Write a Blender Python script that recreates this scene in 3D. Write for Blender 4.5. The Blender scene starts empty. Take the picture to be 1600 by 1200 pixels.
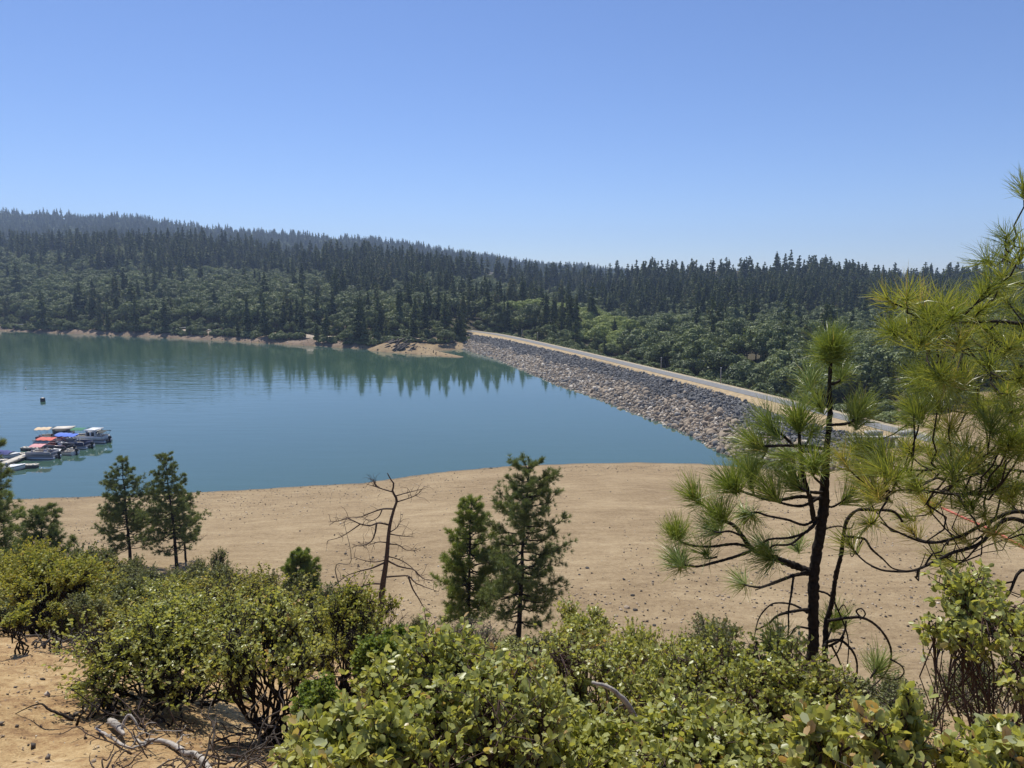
import bpy, math, random
import numpy as np
from mathutils import Vector, Matrix

# ---------------------------------------------------------------- camera, sky, sun, exposure
scene = bpy.context.scene
R = math.radians
FPX = 1111.0            # focal length in photograph pixels (1600 wide)
PITCH = R(8.2)
EYE = 30.0              # eye height above the lake
cam_d = bpy.data.cameras.new("camera")
cam_d.sensor_width = 36.0
cam_d.lens = 36.0 * FPX / 1600.0
cam_d.clip_start = 0.1
cam_d.clip_end = 12000
cam = bpy.data.objects.new("camera", cam_d)
scene.collection.objects.link(cam)
cam.location = (0, 0, EYE)
cam.rotation_euler = (math.pi / 2 - PITCH, 0, 0)
scene.camera = cam

SUN_EL, SUN_AZ = R(60), R(-24)      # azimuth measured from +Y towards +X
world = bpy.data.worlds.new("World")
scene.world = world
world.use_nodes = True
wn = world.node_tree
sky = wn.nodes.new("ShaderNodeTexSky")
sky.sky_type = 'NISHITA'
sky.sun_disc = False
sky.sun_elevation = SUN_EL
sky.sun_rotation = SUN_AZ
sky.altitude = 900
sky.air_density = 1.0
sky.dust_density = 0.2
sky.ozone_density = 4.0
bg = wn.nodes["Background"]
bg.inputs[1].default_value = 0.090
hsv = wn.nodes.new("ShaderNodeHueSaturation")
hsv.inputs['Saturation'].default_value = 1.0
wn.links.new(sky.outputs[0], hsv.inputs['Color'])
tintn = wn.nodes.new("ShaderNodeMix")
tintn.data_type = 'RGBA'
tintn.blend_type = 'MULTIPLY'
tintn.inputs[0].default_value = 1.0
tintn.inputs[7].default_value = (0.80, 0.85, 1.04, 1)
wn.links.new(hsv.outputs[0], tintn.inputs[6])
wn.links.new(tintn.outputs[2], bg.inputs[0])
sun_d = bpy.data.lights.new("sun", 'SUN')
sun_d.energy = 4.2
sun_d.angle = R(0.53)
sun_d.color = (1.0, 0.95, 0.87)
sun = bpy.data.objects.new("sun", sun_d)
scene.collection.objects.link(sun)
sdir = Vector((math.sin(SUN_AZ) * math.cos(SUN_EL), math.cos(SUN_AZ) * math.cos(SUN_EL), math.sin(SUN_EL)))
sun.rotation_euler = sdir.to_track_quat('Z', 'Y').to_euler()
sun.location = (0, 0, 300)
scene.view_settings.view_transform = 'Standard'
scene.view_settings.look = 'None'
scene.view_settings.exposure = 0.45
scene.view_settings.gamma = 1.0
scene.cycles.max_bounces = 6
scene.cycles.diffuse_bounces = 4
scene.cycles.glossy_bounces = 2
scene.cycles.transmission_bounces = 4
scene.cycles.volume_bounces = 0
scene.cycles.transparent_max_bounces = 4
scene.cycles.use_adaptive_sampling = True
scene.cycles.sample_clamp_indirect = 6

# ---------------------------------------------------------------- helpers
rng = np.random.default_rng(7)
random.seed(7)


def ray(u, v):
    a = (u - 800) / FPX
    b = (600 - v) / FPX
    return np.array((a, math.cos(PITCH) + b * math.sin(PITCH), -math.sin(PITCH) + b * math.cos(PITCH)))


def atz(u, v, z):
    d = ray(u, v)
    t = (z - EYE) / d[2]
    return np.array((d[0] * t, d[1] * t, z))


def aty(u, v, Y):
    d = ray(u, v)
    t = Y / d[1]
    return np.array((d[0] * t, Y, EYE + d[2] * t))


def project(X, Y, Z):
    Z = Z - EYE
    fw = Y * math.cos(PITCH) - Z * math.sin(PITCH)
    up = Y * math.sin(PITCH) + Z * math.cos(PITCH)
    return 800 + FPX * X / fw, 600 - FPX * up / fw


class Acc:
    """collects vertices, quads and triangles with a tint per vertex and a material per face"""

    def __init__(self):
        self.v, self.t, self.q3, self.q4, self.m3, self.m4, self.n = [], [], [], [], [], [], 0

    def add(self, V, F3=None, F4=None, tint=0.5, mat=0):
        V = np.asarray(V, dtype=np.float64).reshape(-1, 3)
        self.v.append(V)
        self.t.append(np.broadcast_to(np.asarray(tint, dtype=np.float64), (len(V),)).copy())
        if F3 is not None and len(F3):
            F3 = np.asarray(F3).reshape(-1, 3)
            self.q3.append(F3 + self.n)
            self.m3.append(np.full(len(F3), mat))
        if F4 is not None and len(F4):
            F4 = np.asarray(F4).reshape(-1, 4)
            self.q4.append(F4 + self.n)
            self.m4.append(np.full(len(F4), mat))
        self.n += len(V)
        return self

    def many(self, TV, TF3, TF4, M, P, tint, mat=0):
        """template TV (k,3) placed N times with matrices M (N,3,3) and positions P (N,3)"""
        N = len(P)
        k = len(TV)
        V = np.einsum('nij,kj->nki', M, TV) + P[:, None, :]
        off = (np.arange(N) * k)[:, None, None]
        f3 = (TF3[None] + off).reshape(-1, 3) if TF3 is not None and len(TF3) else None
        f4 = (TF4[None] + off).reshape(-1, 4) if TF4 is not None and len(TF4) else None
        self.add(V.reshape(-1, 3), f3, f4, np.repeat(tint, k), mat)

    def box(self, c, s, rz=0.0, tint=0.5, mat=0, taper=1.0):
        x, y, z = np.array(s) / 2.0
        V = np.array([(-x, -y, -z), (x, -y, -z), (x, y, -z), (-x, y, -z)] +
                     [(-x * taper, -y * taper, z), (x * taper, -y * taper, z), (x * taper, y * taper, z), (-x * taper, y * taper, z)])
        cs, sn = math.cos(rz), math.sin(rz)
        V = V @ np.array([[cs, sn, 0], [-sn, cs, 0], [0, 0, 1]]) + np.array(c)
        return self.add(V, None, [(0, 3, 2, 1), (4, 5, 6, 7), (0, 1, 5, 4), (1, 2, 6, 5), (2, 3, 7, 6), (3, 0, 4, 7)], tint, mat)

    def tube(self, pts, rad, k=6, tint=0.5, mat=0, cap=True, rough=0.0):
        pts = np.asarray(pts, dtype=float)
        n = len(pts)
        rad = np.broadcast_to(np.asarray(rad, dtype=float), (n,))
        T = np.gradient(pts, axis=0)
        T /= np.linalg.norm(T, axis=1)[:, None] + 1e-9
        ref = np.array((0.31, 0.17, 0.93)) if abs(T[:, 2]).mean() < 0.8 else np.array((0.9, 0.35, 0.1))
        A = np.cross(T, ref)
        A /= np.linalg.norm(A, axis=1)[:, None] + 1e-9
        B = np.cross(T, A)
        ang = np.arange(k) * 2 * math.pi / k
        V = pts[:, None] + rad[:, None, None] * (A[:, None] * np.cos(ang)[None, :, None] + B[:, None] * np.sin(ang)[None, :, None])
        if rough:
            V = V + (V - pts[:, None]) * rng.normal(0, rough, (n, k, 1))
        i = np.arange(n - 1)[:, None] * k
        j = np.arange(k)[None]
        j2 = (j + 1) % k
        F4 = np.stack([i + j, i + j2, i + k + j2, i + k + j], -1).reshape(-1, 4)
        F3 = None
        if cap:
            F3 = [(0, b + 1, b) for b in range(1, k - 1)] + [((n - 1) * k, (n - 1) * k + b, (n - 1) * k + b + 1) for b in range(1, k - 1)]
        return self.add(V.reshape(-1, 3), F3, F4, tint, mat)

    def build(self, name, mats, parent=None, smooth=False):
        me = bpy.data.meshes.new(name)
        V = np.concatenate(self.v) if self.v else np.zeros((0, 3))
        q3 = np.concatenate(self.q3) if self.q3 else np.zeros((0, 3), int)
        q4 = np.concatenate(self.q4) if self.q4 else np.zeros((0, 4), int)
        m = np.concatenate(([*self.m3] or [np.zeros(0)]) + ([*self.m4] or [np.zeros(0)])).astype(np.int32)
        n3, n4 = len(q3), len(q4)
        me.vertices.add(len(V))
        me.vertices.foreach_set('co', V.astype(np.float32).ravel())
        me.loops.add(n3 * 3 + n4 * 4)
        me.loops.foreach_set('vertex_index', np.concatenate([q3.ravel(), q4.ravel()]).astype(np.int32))
        me.polygons.add(n3 + n4)
        ls = np.concatenate([np.arange(n3) * 3, n3 * 3 + np.arange(n4) * 4]).astype(np.int32)
        me.polygons.foreach_set('loop_start', ls)
        if not isinstance(mats, (list, tuple)):
            mats = [mats]
        for mt in mats:
            me.materials.append(mt)
        me.polygons.foreach_set('material_index', m)
        if smooth:
            me.polygons.foreach_set('use_smooth', np.ones(n3 + n4, dtype=bool))
        at = me.attributes.new('tint', 'FLOAT', 'POINT')
        at.data.foreach_set('value', np.concatenate(self.t).astype(np.float32))
        me.update(calc_edges=True)
        o = bpy.data.objects.new(name, me)
        scene.collection.objects.link(o)
        if parent is not None:
            o.parent = parent
        return o


def tag(o, label=None, cat=None, group=None, kind=None):
    if label: o['label'] = label
    if cat: o['category'] = cat
    if group: o['group'] = group
    if kind: o['kind'] = kind
    return o


def empty(name, loc=(0, 0, 0), rz=0.0, label=None, cat=None, group=None):
    o = bpy.data.objects.new(name, None)
    scene.collection.objects.link(o)
    o.location = loc
    o.rotation_euler = (0, 0, rz)
    o.empty_display_size = 0.2
    return tag(o, label, cat, group)


def copy_thing(src, loc, rz=0.0, sc=(1, 1, 1), label=None, group=None, cat=None):
    r = src.copy()
    scene.collection.objects.link(r)
    r.location = loc
    r.rotation_euler = (0, 0, rz)
    r.scale = sc
    if label: r['label'] = label
    if group: r['group'] = group
    if cat: r['category'] = cat
    for ch in list(src.children):
        c = ch.copy()
        scene.collection.objects.link(c)
        c.parent = r
        for g in list(ch.children):
            d = g.copy()
            scene.collection.objects.link(d)
            d.parent = c
    return r


def unit(v):
    v = np.asarray(v, float)
    return v / (np.linalg.norm(v, axis=-1, keepdims=True) + 1e-9)


def frames(D, roll=None):
    """rotation matrices whose local x runs along D, with a random roll"""
    D = unit(D)
    N = len(D)
    ref = unit(rng.normal(size=(N, 3)))
    A = unit(np.cross(D, ref))
    B = np.cross(D, A)
    return np.stack([D, A, B], -1)


def curve(p0, p1, sag=0.0, wob=0.0, n=6, r=None):
    r = r or rng
    p0 = np.asarray(p0, float)
    p1 = np.asarray(p1, float)
    t = np.linspace(0, 1, n)[:, None]
    L = np.linalg.norm(p1 - p0)
    P = p0 + (p1 - p0) * t
    P[:, 2] -= (4 * t * (1 - t))[:, 0] * sag * L
    if wob:
        W = r.normal(size=(n, 3)) * wob * L
        W[0] = 0
        W[-1] = 0
        P = P + W
    return P


def vnoise(X, Y, f, seed=0):
    """smooth value noise in numpy, about -1..1"""
    x = X * f + seed * 17.13
    y = Y * f + seed * 9.71
    xi = np.floor(x).astype(np.int64)
    yi = np.floor(y).astype(np.int64)
    fx = x - xi
    fy = y - yi
    fx = fx * fx * (3 - 2 * fx)
    fy = fy * fy * (3 - 2 * fy)

    def h(a, b):
        n = (a * 374761393 + b * 668265263 + seed * 1013) & 0x7fffffff
        n = ((n ^ (n >> 13)) * 1274126177) & 0x7fffffff
        return ((n ^ (n >> 16)) & 0xffff) / 32767.5 - 1.0
    return (h(xi, yi) * (1 - fx) + h(xi + 1, yi) * fx) * (1 - fy) + (h(xi, yi + 1) * (1 - fx) + h(xi + 1, yi + 1) * fx) * fy


# ---------------------------------------------------------------- materials
def new_mat(name):
    m = bpy.data.materials.new(name)
    m.use_nodes = True
    nt = m.node_tree
    nt.nodes.clear()
    out = nt.nodes.new('ShaderNodeOutputMaterial')
    return m, nt, out


def ramp(nt, src, stops, interp='LINEAR'):
    r = nt.nodes.new('ShaderNodeValToRGB')
    r.color_ramp.interpolation = interp
    e = r.color_ramp.elements
    while len(e) > 1:
        e.remove(e[-1])
    e[0].position = stops[0][0]
    e[0].color = (*stops[0][1], 1)
    for p, c in stops[1:]:
        x = e.new(p)
        x.color = (*c, 1)
    nt.links.new(src, r.inputs[0])
    return r.outputs[0]


def math_node(nt, op, a, b=None, c=None):
    n = nt.nodes.new('ShaderNodeMath')
    n.operation = op
    for i, x in enumerate((a, b, c)):
        if x is None: continue
        if isinstance(x, (int, float)):
            n.inputs[i].default_value = x
        else:
            nt.links.new(x, n.inputs[i])
    return n.outputs[0]


def mixc(nt, fac, a, b, mode='MIX'):
    n = nt.nodes.new('ShaderNodeMix')
    n.data_type = 'RGBA'
    n.blend_type = mode
    for s, x in ((n.inputs[0], fac), (n.inputs[6], a), (n.inputs[7], b)):
        if isinstance(x, (int, float)):
            s.default_value = x
        elif isinstance(x, tuple):
            s.default_value = (*x, 1)
        else:
            nt.links.new(x, s)
    return n.outputs[2]


def noise(nt, scale, detail=3, rough=0.55, vec=None, dist=0.0):
    n = nt.nodes.new('ShaderNodeTexNoise')
    n.inputs['Scale'].default_value = scale
    n.inputs['Detail'].default_value = detail
    n.inputs['Roughness'].default_value = rough
    n.inputs['Distortion'].default_value = dist
    if vec is not None:
        nt.links.new(vec, n.inputs['Vector'])
    return n.outputs[0]


def attr(nt, name='tint'):
    a = nt.nodes.new('ShaderNodeAttribute')
    a.attribute_name = name
    return a.outputs['Fac']


def leaf_mat(name, stops, transl=0.3, rough=0.5, objvar=0.0, spec=0.25, ttint=(1.25, 1.15, 0.55)):
    m, nt, out = new_mat(name)
    f = attr(nt)
    if objvar:
        oi = nt.nodes.new('ShaderNodeObjectInfo')
        r = math_node(nt, 'MULTIPLY_ADD', oi.outputs['Random'], objvar, -objvar / 2)
        f = math_node(nt, 'ADD', f, r)
    col = ramp(nt, f, stops)
    p = nt.nodes.new('ShaderNodeBsdfPrincipled')
    p.inputs['Roughness'].default_value = rough
    p.inputs['Specular IOR Level'].default_value = spec
    nt.links.new(col, p.inputs['Base Color'])
    t = nt.nodes.new('ShaderNodeBsdfTranslucent')
    tc = mixc(nt, 1.0, col, ttint, 'MULTIPLY')
    nt.links.new(tc, t.inputs[0])
    mx = nt.nodes.new('ShaderNodeMixShader')
    mx.inputs[0].default_value = transl
    nt.links.new(p.outputs[0], mx.inputs[1])
    nt.links.new(t.outputs[0], mx.inputs[2])
    nt.links.new(mx.outputs[0], out.inputs[0])
    return m


def solid(name, col, rough=0.6, metal=0.0, nscale=None, var=0.25, bump=0.0, spec=0.5):
    m, nt, out = new_mat(name)
    p = nt.nodes.new('ShaderNodeBsdfPrincipled')
    p.inputs['Roughness'].default_value = rough
    p.inputs['Metallic'].default_value = metal
    p.inputs['Specular IOR Level'].default_value = spec
    if nscale:
        tc = nt.nodes.new('ShaderNodeTexCoord')
        n = noise(nt, nscale, 4, 0.6, tc.outputs['Object'])
        a = tuple(c * (1 - var) for c in col)
        b = tuple(min(1, c * (1 + var)) for c in col)
        nt.links.new(ramp(nt, n, [(0.3, a), (0.7, b)]), p.inputs['Base Color'])
        if bump:
            bn = nt.nodes.new('ShaderNodeBump')
            bn.inputs['Strength'].default_value = bump
            bn.inputs['Distance'].default_value = 0.02
            nt.links.new(n, bn.inputs['Height'])
            nt.links.new(bn.outputs[0], p.inputs['Normal'])
    else:
        p.inputs['Base Color'].default_value = (*col, 1)
    nt.links.new(p.outputs[0], out.inputs[0])
    return m


def tinted(name, stops, rough=0.8, nscale=6.0, spec=0.3, bump=0.0, objvar=0.0):
    """diffuse-ish material whose base colour comes from the tint attribute, broken up by noise"""
    m, nt, out = new_mat(name)
    p = nt.nodes.new('ShaderNodeBsdfPrincipled')
    p.inputs['Roughness'].default_value = rough
    p.inputs['Specular IOR Level'].default_value = spec
    tc = nt.nodes.new('ShaderNodeTexCoord')
    n = noise(nt, nscale, 4, 0.6, tc.outputs['Object'])
    f = math_node(nt, 'MULTIPLY_ADD', n, 0.3, -0.15)
    f = math_node(nt, 'ADD', f, attr(nt))
    if objvar:
        oi = nt.nodes.new('ShaderNodeObjectInfo')
        f = math_node(nt, 'ADD', f, math_node(nt, 'MULTIPLY_ADD', oi.outputs['Random'], objvar, -objvar / 2))
    nt.links.new(ramp(nt, f, stops), p.inputs['Base Color'])
    if bump:
        bn = nt.nodes.new('ShaderNodeBump')
        bn.inputs['Strength'].default_value = bump
        bn.inputs['Distance'].default_value = 0.03
        nt.links.new(n, bn.inputs['Height'])
        nt.links.new(bn.outputs[0], p.inputs['Normal'])
    nt.links.new(p.outputs[0], out.inputs[0])
    return m


M_MANZ = leaf_mat("manzanita_leaves", [(0.0, (0.18, 0.21, 0.055)), (0.35, (0.32, 0.355, 0.095)), (0.6, (0.43, 0.45, 0.14)),
                                       (0.78, (0.40, 0.42, 0.14)), (0.88, (0.44, 0.48, 0.28)), (0.97, (0.50, 0.46, 0.18)), (1.0, (0.48, 0.33, 0.15))],
                  0.44, 0.38, 0.10, 0.5)
M_MANZY = leaf_mat("yellow_green_leaves", [(0.0, (0.15, 0.18, 0.045)), (0.4, (0.29, 0.32, 0.075)), (0.8, (0.38, 0.37, 0.09)), (1.0, (0.46, 0.36, 0.11))],
                   0.44, 0.5, 0.16, 0.3)
M_SCRUB = leaf_mat("grey_green_scrub_leaves", [(0.0, (0.09, 0.11, 0.05)), (0.5, (0.18, 0.205, 0.085)), (1.0, (0.28, 0.28, 0.14))], 0.28, 0.6, 0.18, 0.2)
M_BRIGHT = leaf_mat("bright_green_leaves", [(0.0, (0.09, 0.13, 0.025)), (0.5, (0.18, 0.25, 0.05)), (1.0, (0.28, 0.34, 0.08))], 0.35, 0.5, 0.1, 0.25)
M_NEEDLE = leaf_mat("pine_needles", [(0.0, (0.09, 0.14, 0.03)), (0.5, (0.20, 0.27, 0.06)), (0.85, (0.32, 0.37, 0.10)), (1.0, (0.40, 0.32, 0.15))], 0.34, 0.35, 0.0, 0.5)
M_NEEDLEY = leaf_mat("yellow_pine_needles", [(0.0, (0.10, 0.14, 0.03)), (0.5, (0.25, 0.30, 0.06)), (0.85, (0.42, 0.42, 0.10)), (1.0, (0.52, 0.4, 0.18))], 0.40, 0.35, 0.0, 0.5)
M_NEEDLED = leaf_mat("dark_pine_needles", [(0.0, (0.07, 0.105, 0.04)), (0.5, (0.16, 0.21, 0.075)), (1.0, (0.28, 0.31, 0.12))], 0.28, 0.5, 0.0, 0.35)
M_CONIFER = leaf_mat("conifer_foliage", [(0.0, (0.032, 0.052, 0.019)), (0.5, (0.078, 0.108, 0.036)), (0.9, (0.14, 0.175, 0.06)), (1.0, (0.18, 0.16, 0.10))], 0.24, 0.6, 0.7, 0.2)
M_OAK = leaf_mat("oak_foliage", [(0.0, (0.07, 0.095, 0.04)), (0.5, (0.16, 0.20, 0.075)), (1.0, (0.27, 0.31, 0.13))], 0.22, 0.55, 0.5, 0.25)
M_OAKB = leaf_mat("bright_brush_foliage", [(0.0, (0.15, 0.19, 0.055)), (0.5, (0.28, 0.34, 0.10)), (1.0, (0.40, 0.45, 0.15))], 0.25, 0.55, 0.4, 0.25)
M_BARK = solid("dark_bark", (0.028, 0.022, 0.018), 0.9, 0, 30, 0.5, 0.8, 0.2)
M_BARKR = solid("red_manzanita_bark", (0.06, 0.032, 0.024), 0.6, 0, 14, 0.5, 0.3, 0.3)
M_BARKG = solid("grey_brown_bark", (0.10, 0.085, 0.07), 0.9, 0, 20, 0.4, 0.5, 0.2)
M_DEAD = solid("bleached_dead_wood", (0.36, 0.33, 0.29), 0.8, 0, 18, 0.35, 0.5, 0.2)
M_DEADB = solid("brown_dead_wood", (0.082, 0.058, 0.045), 0.85, 0, 12, 0.45, 0.5, 0.2)
M_FARBARK = solid("forest_bark", (0.06, 0.05, 0.04), 0.9)


# ---------------------------------------------------------------- terrain profiles
def prof(u, near, water, far):
    return [(u - 800) / FPX] + near + water + far


def zv(u, Y, v):
    return (Y, float(aty(u, v, Y)[2]))


def near_k(l):      # knots 0..5;   l = 0 at the left edge, 1 at the centre and right
    a = [(-6, 31.0), (0, 28.4), (4, 27.05), (9, 25.1), (20, 20.0), (44, 8.8)]
    b = [(-6, 30.6), (0, 28.3), (4, 26.5), (9, 23.9), (20, 18.3), (36, 10.3)]
    return [(p[0] * (1 - l) + q[0] * l, p[1] * (1 - l) + q[1] * l) for p, q in zip(a, b)]


def wat_k(Yn, Yf):
    return [(Yn, 0.0), (Yn + 9, -2.5), (Yf - 8, -2.5), (Yf, 0.0), (Yf + 6, 1.7), (Yf + 17, 3.2)]


COLS = []


def col(u, l, w, far):
    COLS.append(prof(u, near_k(l), w, [zv(u, *f) if len(f) == 2 else (f[0], f[2]) for f in far] + [(3400, 40.0)]))


# far knots: (Y, pixel row of the bare ground) : low slope, mid slope, ridge, dip, far slope, far ridge
col(-700, 0, wat_k(92, 520), [(580, 470), (680, 420), (800, 390), (1000, 0, 70), (1500, 368), (1900, 338)])
col(0, 0.0, wat_k(95.7, 431), [(480, 490), (620, 440), (800, 397), (950, 0, 50), (1450, 372), (1850, 341)])
col(200, 0.2, wat_k(97.5, 392), [(450, 492), (610, 440), (800, 396), (950, 0, 50), (1450, 374), (1850, 349)])
col(400, 0.5, wat_k(100.5, 350), [(410, 492), (570, 452), (790, 412), (950, 0, 45), (1450, 390), (1850, 372)])
col(560, 0.8, wat_k(103.7, 318), [(380, 497), (510, 470), (720, 424), (950, 0, 38), (1450, 402), (1850, 383)])
col(640, 1, wat_k(107.9, 310), [(370, 500), (480, 480), (690, 434), (950, 0, 34), (1450, 410), (1850, 393)])
col(700, 1, wat_k(110.5, 311), [(370, 500), (480, 474), (690, 440), (950, 0, 32), (1450, 416), (1850, 402)])
col(745, 1, [(112, 0), (120, -2.5), (306, -2.5), (322, 0), (335, 2.6), (356, 3.8)], [(385, 500), (480, 480), (690, 445), (950, 0, 30), (1450, 422), (1850, 409)])
col(800, 1, [(113.8, 0), (121, -2.5), (262, -2.5), (282, -2.5), (310, -1.5), (345, 1.5)], [(400, 484), (470, 0, 8), (700, 452), (950, 0, 28), (1450, 430), (1850, 418)])
col(850, 1, [(114.7, 0), (121, -2.5), (225, -2.5), (250, -2.5), (285, -2), (318, -2)], [(405, 480), (470, 0, 6), (710, 458), (950, 0, 26), (1450, 436), (1850, 424)])
col(925, 1, [(115.7, 0), (121, -2.5), (187, -2.5), (205, -2.5), (240, -3), (262, -5)], [(378, 496), (450, 0, 2), (720, 460), (950, 0, 22), (1450, 444), (1850, 430)])
col(1000, 1, [(116.3, 0), (121, -2.5), (158, -2.5), (175, -2.5), (206, -3), (226, -7)], [(335, 526), (410, 0, -4), (640, 456), (860, 436), (1450, 450), (1850, 440)])
col(1100, 1, [(115.4, 0), (120, -2.5), (131, -2.5), (145, -2.5), (176, -3), (192, -8)], [(260, 560), (400, 508), (620, 458), (870, 430), (1450, 450), (1850, 440)])
col(1146, 1, [(113.8, 0.05), (116, -0.6), (119, -1.5), (132, -2.5), (163, -3), (178, -8)], [(250, 565), (400, 508), (620, 458), (870, 430), (1450, 450), (1850, 440)])
col(1200, 1, [(104, 1.4), (110, 0.5), (116, -1.0), (122, -2.5), (150, -3), (166, -8)], [(240, 565), (400, 508), (620, 458), (880, 431), (1450, 450), (1850, 440)])
col(1300, 1, [(98, 2.4), (103, 1.6), (109, 0.6), (114, -0.5), (132, -2), (148, -6)], [(230, 570), (400, 510), (620, 458), (880, 434), (1450, 450), (1850, 440)])
col(1400, 1, [(92, 3.2), (98, 3.4), (104, 3.6), (110, 3.7), (116, 4.2), (130, 4.2)], [(200, 585), (400, 512), (620, 462), (880, 440), (1450, 452), (1850, 442)])
col(1500, 1, [(88, 3.6), (95, 3.8), (102, 4.2), (110, 5.2), (118, 6.6), (130, 9)], [(190, 575), (400, 505), (620, 465), (880, 450), (1450, 452), (1850, 442)])
col(1620, 1, [(85, 3.9), (92, 4.6), (99, 5.6), (108, 7), (118, 9), (130, 11)], [(190, 560), (400, 500), (620, 465), (880, 452), (1450, 452), (1850, 442)])
col(2300, 1, [(80, 5), (90, 7), (98, 9), (108, 11), (118, 12), (130, 13)], [(190, 540), (400, 490), (620, 465), (880, 452), (1450, 452), (1850, 442)])
CS = np.array([c[0] for c in COLS])
CY = np.array([[k[0] for k in c[1:]] for c in COLS], float)
CZ = np.array([[k[1] for k in c[1:]] for c in COLS], float)


def base_height(X, Y):
    s = X / np.maximum(Y, 6.0)
    s = np.clip(s, CS[0], CS[-1])
    i = np.clip(np.searchsorted(CS, s) - 1, 0, len(CS) - 2)
    f = ((s - CS[i]) / (CS[i + 1] - CS[i]))[:, None]
    KY = CY[i] * (1 - f) + CY[i + 1] * f
    KZ = CZ[i] * (1 - f) + CZ[i + 1] * f
    z = KZ[:, 0].copy()
    for k in range(KY.shape[1] - 1):
        a, b = KY[:, k], KY[:, k + 1]
        t = np.clip((Y - a) / (b - a), 0, 1)
        z += (KZ[:, k + 1] - KZ[:, k]) * t
    return z


def seg_dist(X, Y, a, b):
    ax, ay = a
    bx, by = b
    L2 = (bx - ax) ** 2 + (by - ay) ** 2
    t = np.clip(((X - ax) * (bx - ax) + (Y - ay) * (by - ay)) / L2, 0, 1)
    return np.hypot(X - ax - t * (bx - ax), Y - ay - t * (by - ay)), t


def height(X, Y):
    X = np.atleast_1d(np.asarray(X, float))
    Y = np.atleast_1d(np.asarray(Y, float))
    z = base_height(X, Y)
    near = np.clip((70 - Y) / 60, 0, 1)
    far = np.clip((Y - 380) / 300, 0, 1)
    z = z + near * (0.22 * vnoise(X, Y, 0.35, 1) + 0.10 * vnoise(X, Y, 1.1, 2) + 0.035 * vnoise(X, Y, 3.7, 3) + 0.012 * vnoise(X, Y, 11, 4))
    bch = np.clip((Y - 40) / 20, 0, 1) * np.clip((125 - Y) / 20, 0, 1)
    z = z + bch * (0.35 * vnoise(X, Y, 0.045, 5) * np.clip((106 - Y) / 25, 0.0, 1) + 0.05 * vnoise(X, Y, 0.4, 6) + 0.025 * vnoise(X * 0.4, Y, 1.2, 16))
    z = z + far * (7 * vnoise(X, Y, 0.012, 7) + 3 * vnoise(X, Y, 0.03, 8))
    shore = np.clip((Y - 270) / 10, 0, 1) * np.clip((480 - Y) / 40, 0, 1) * (X < 0)
    z = z + shore * (0.5 * vnoise(X, Y, 0.12, 9) + 0.25 * vnoise(X, Y, 0.4, 10))
    # the sand spit and the knob it grows from
    d, t = seg_dist(X, Y, (-52, 316), (-22, 284.5))
    hgt = 3.0 * (1 - t) ** 1.3 + 0.55
    wid = 9.0 * (1 - t) + 3.2
    z = np.maximum(z, np.where(d < wid * 1.6, hgt * (1 - (d / wid) ** 2) - 0.15, -50))
    return z


def ground_z(x, y):
    return float(height(x, y)[0])


GROUND = None
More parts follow.
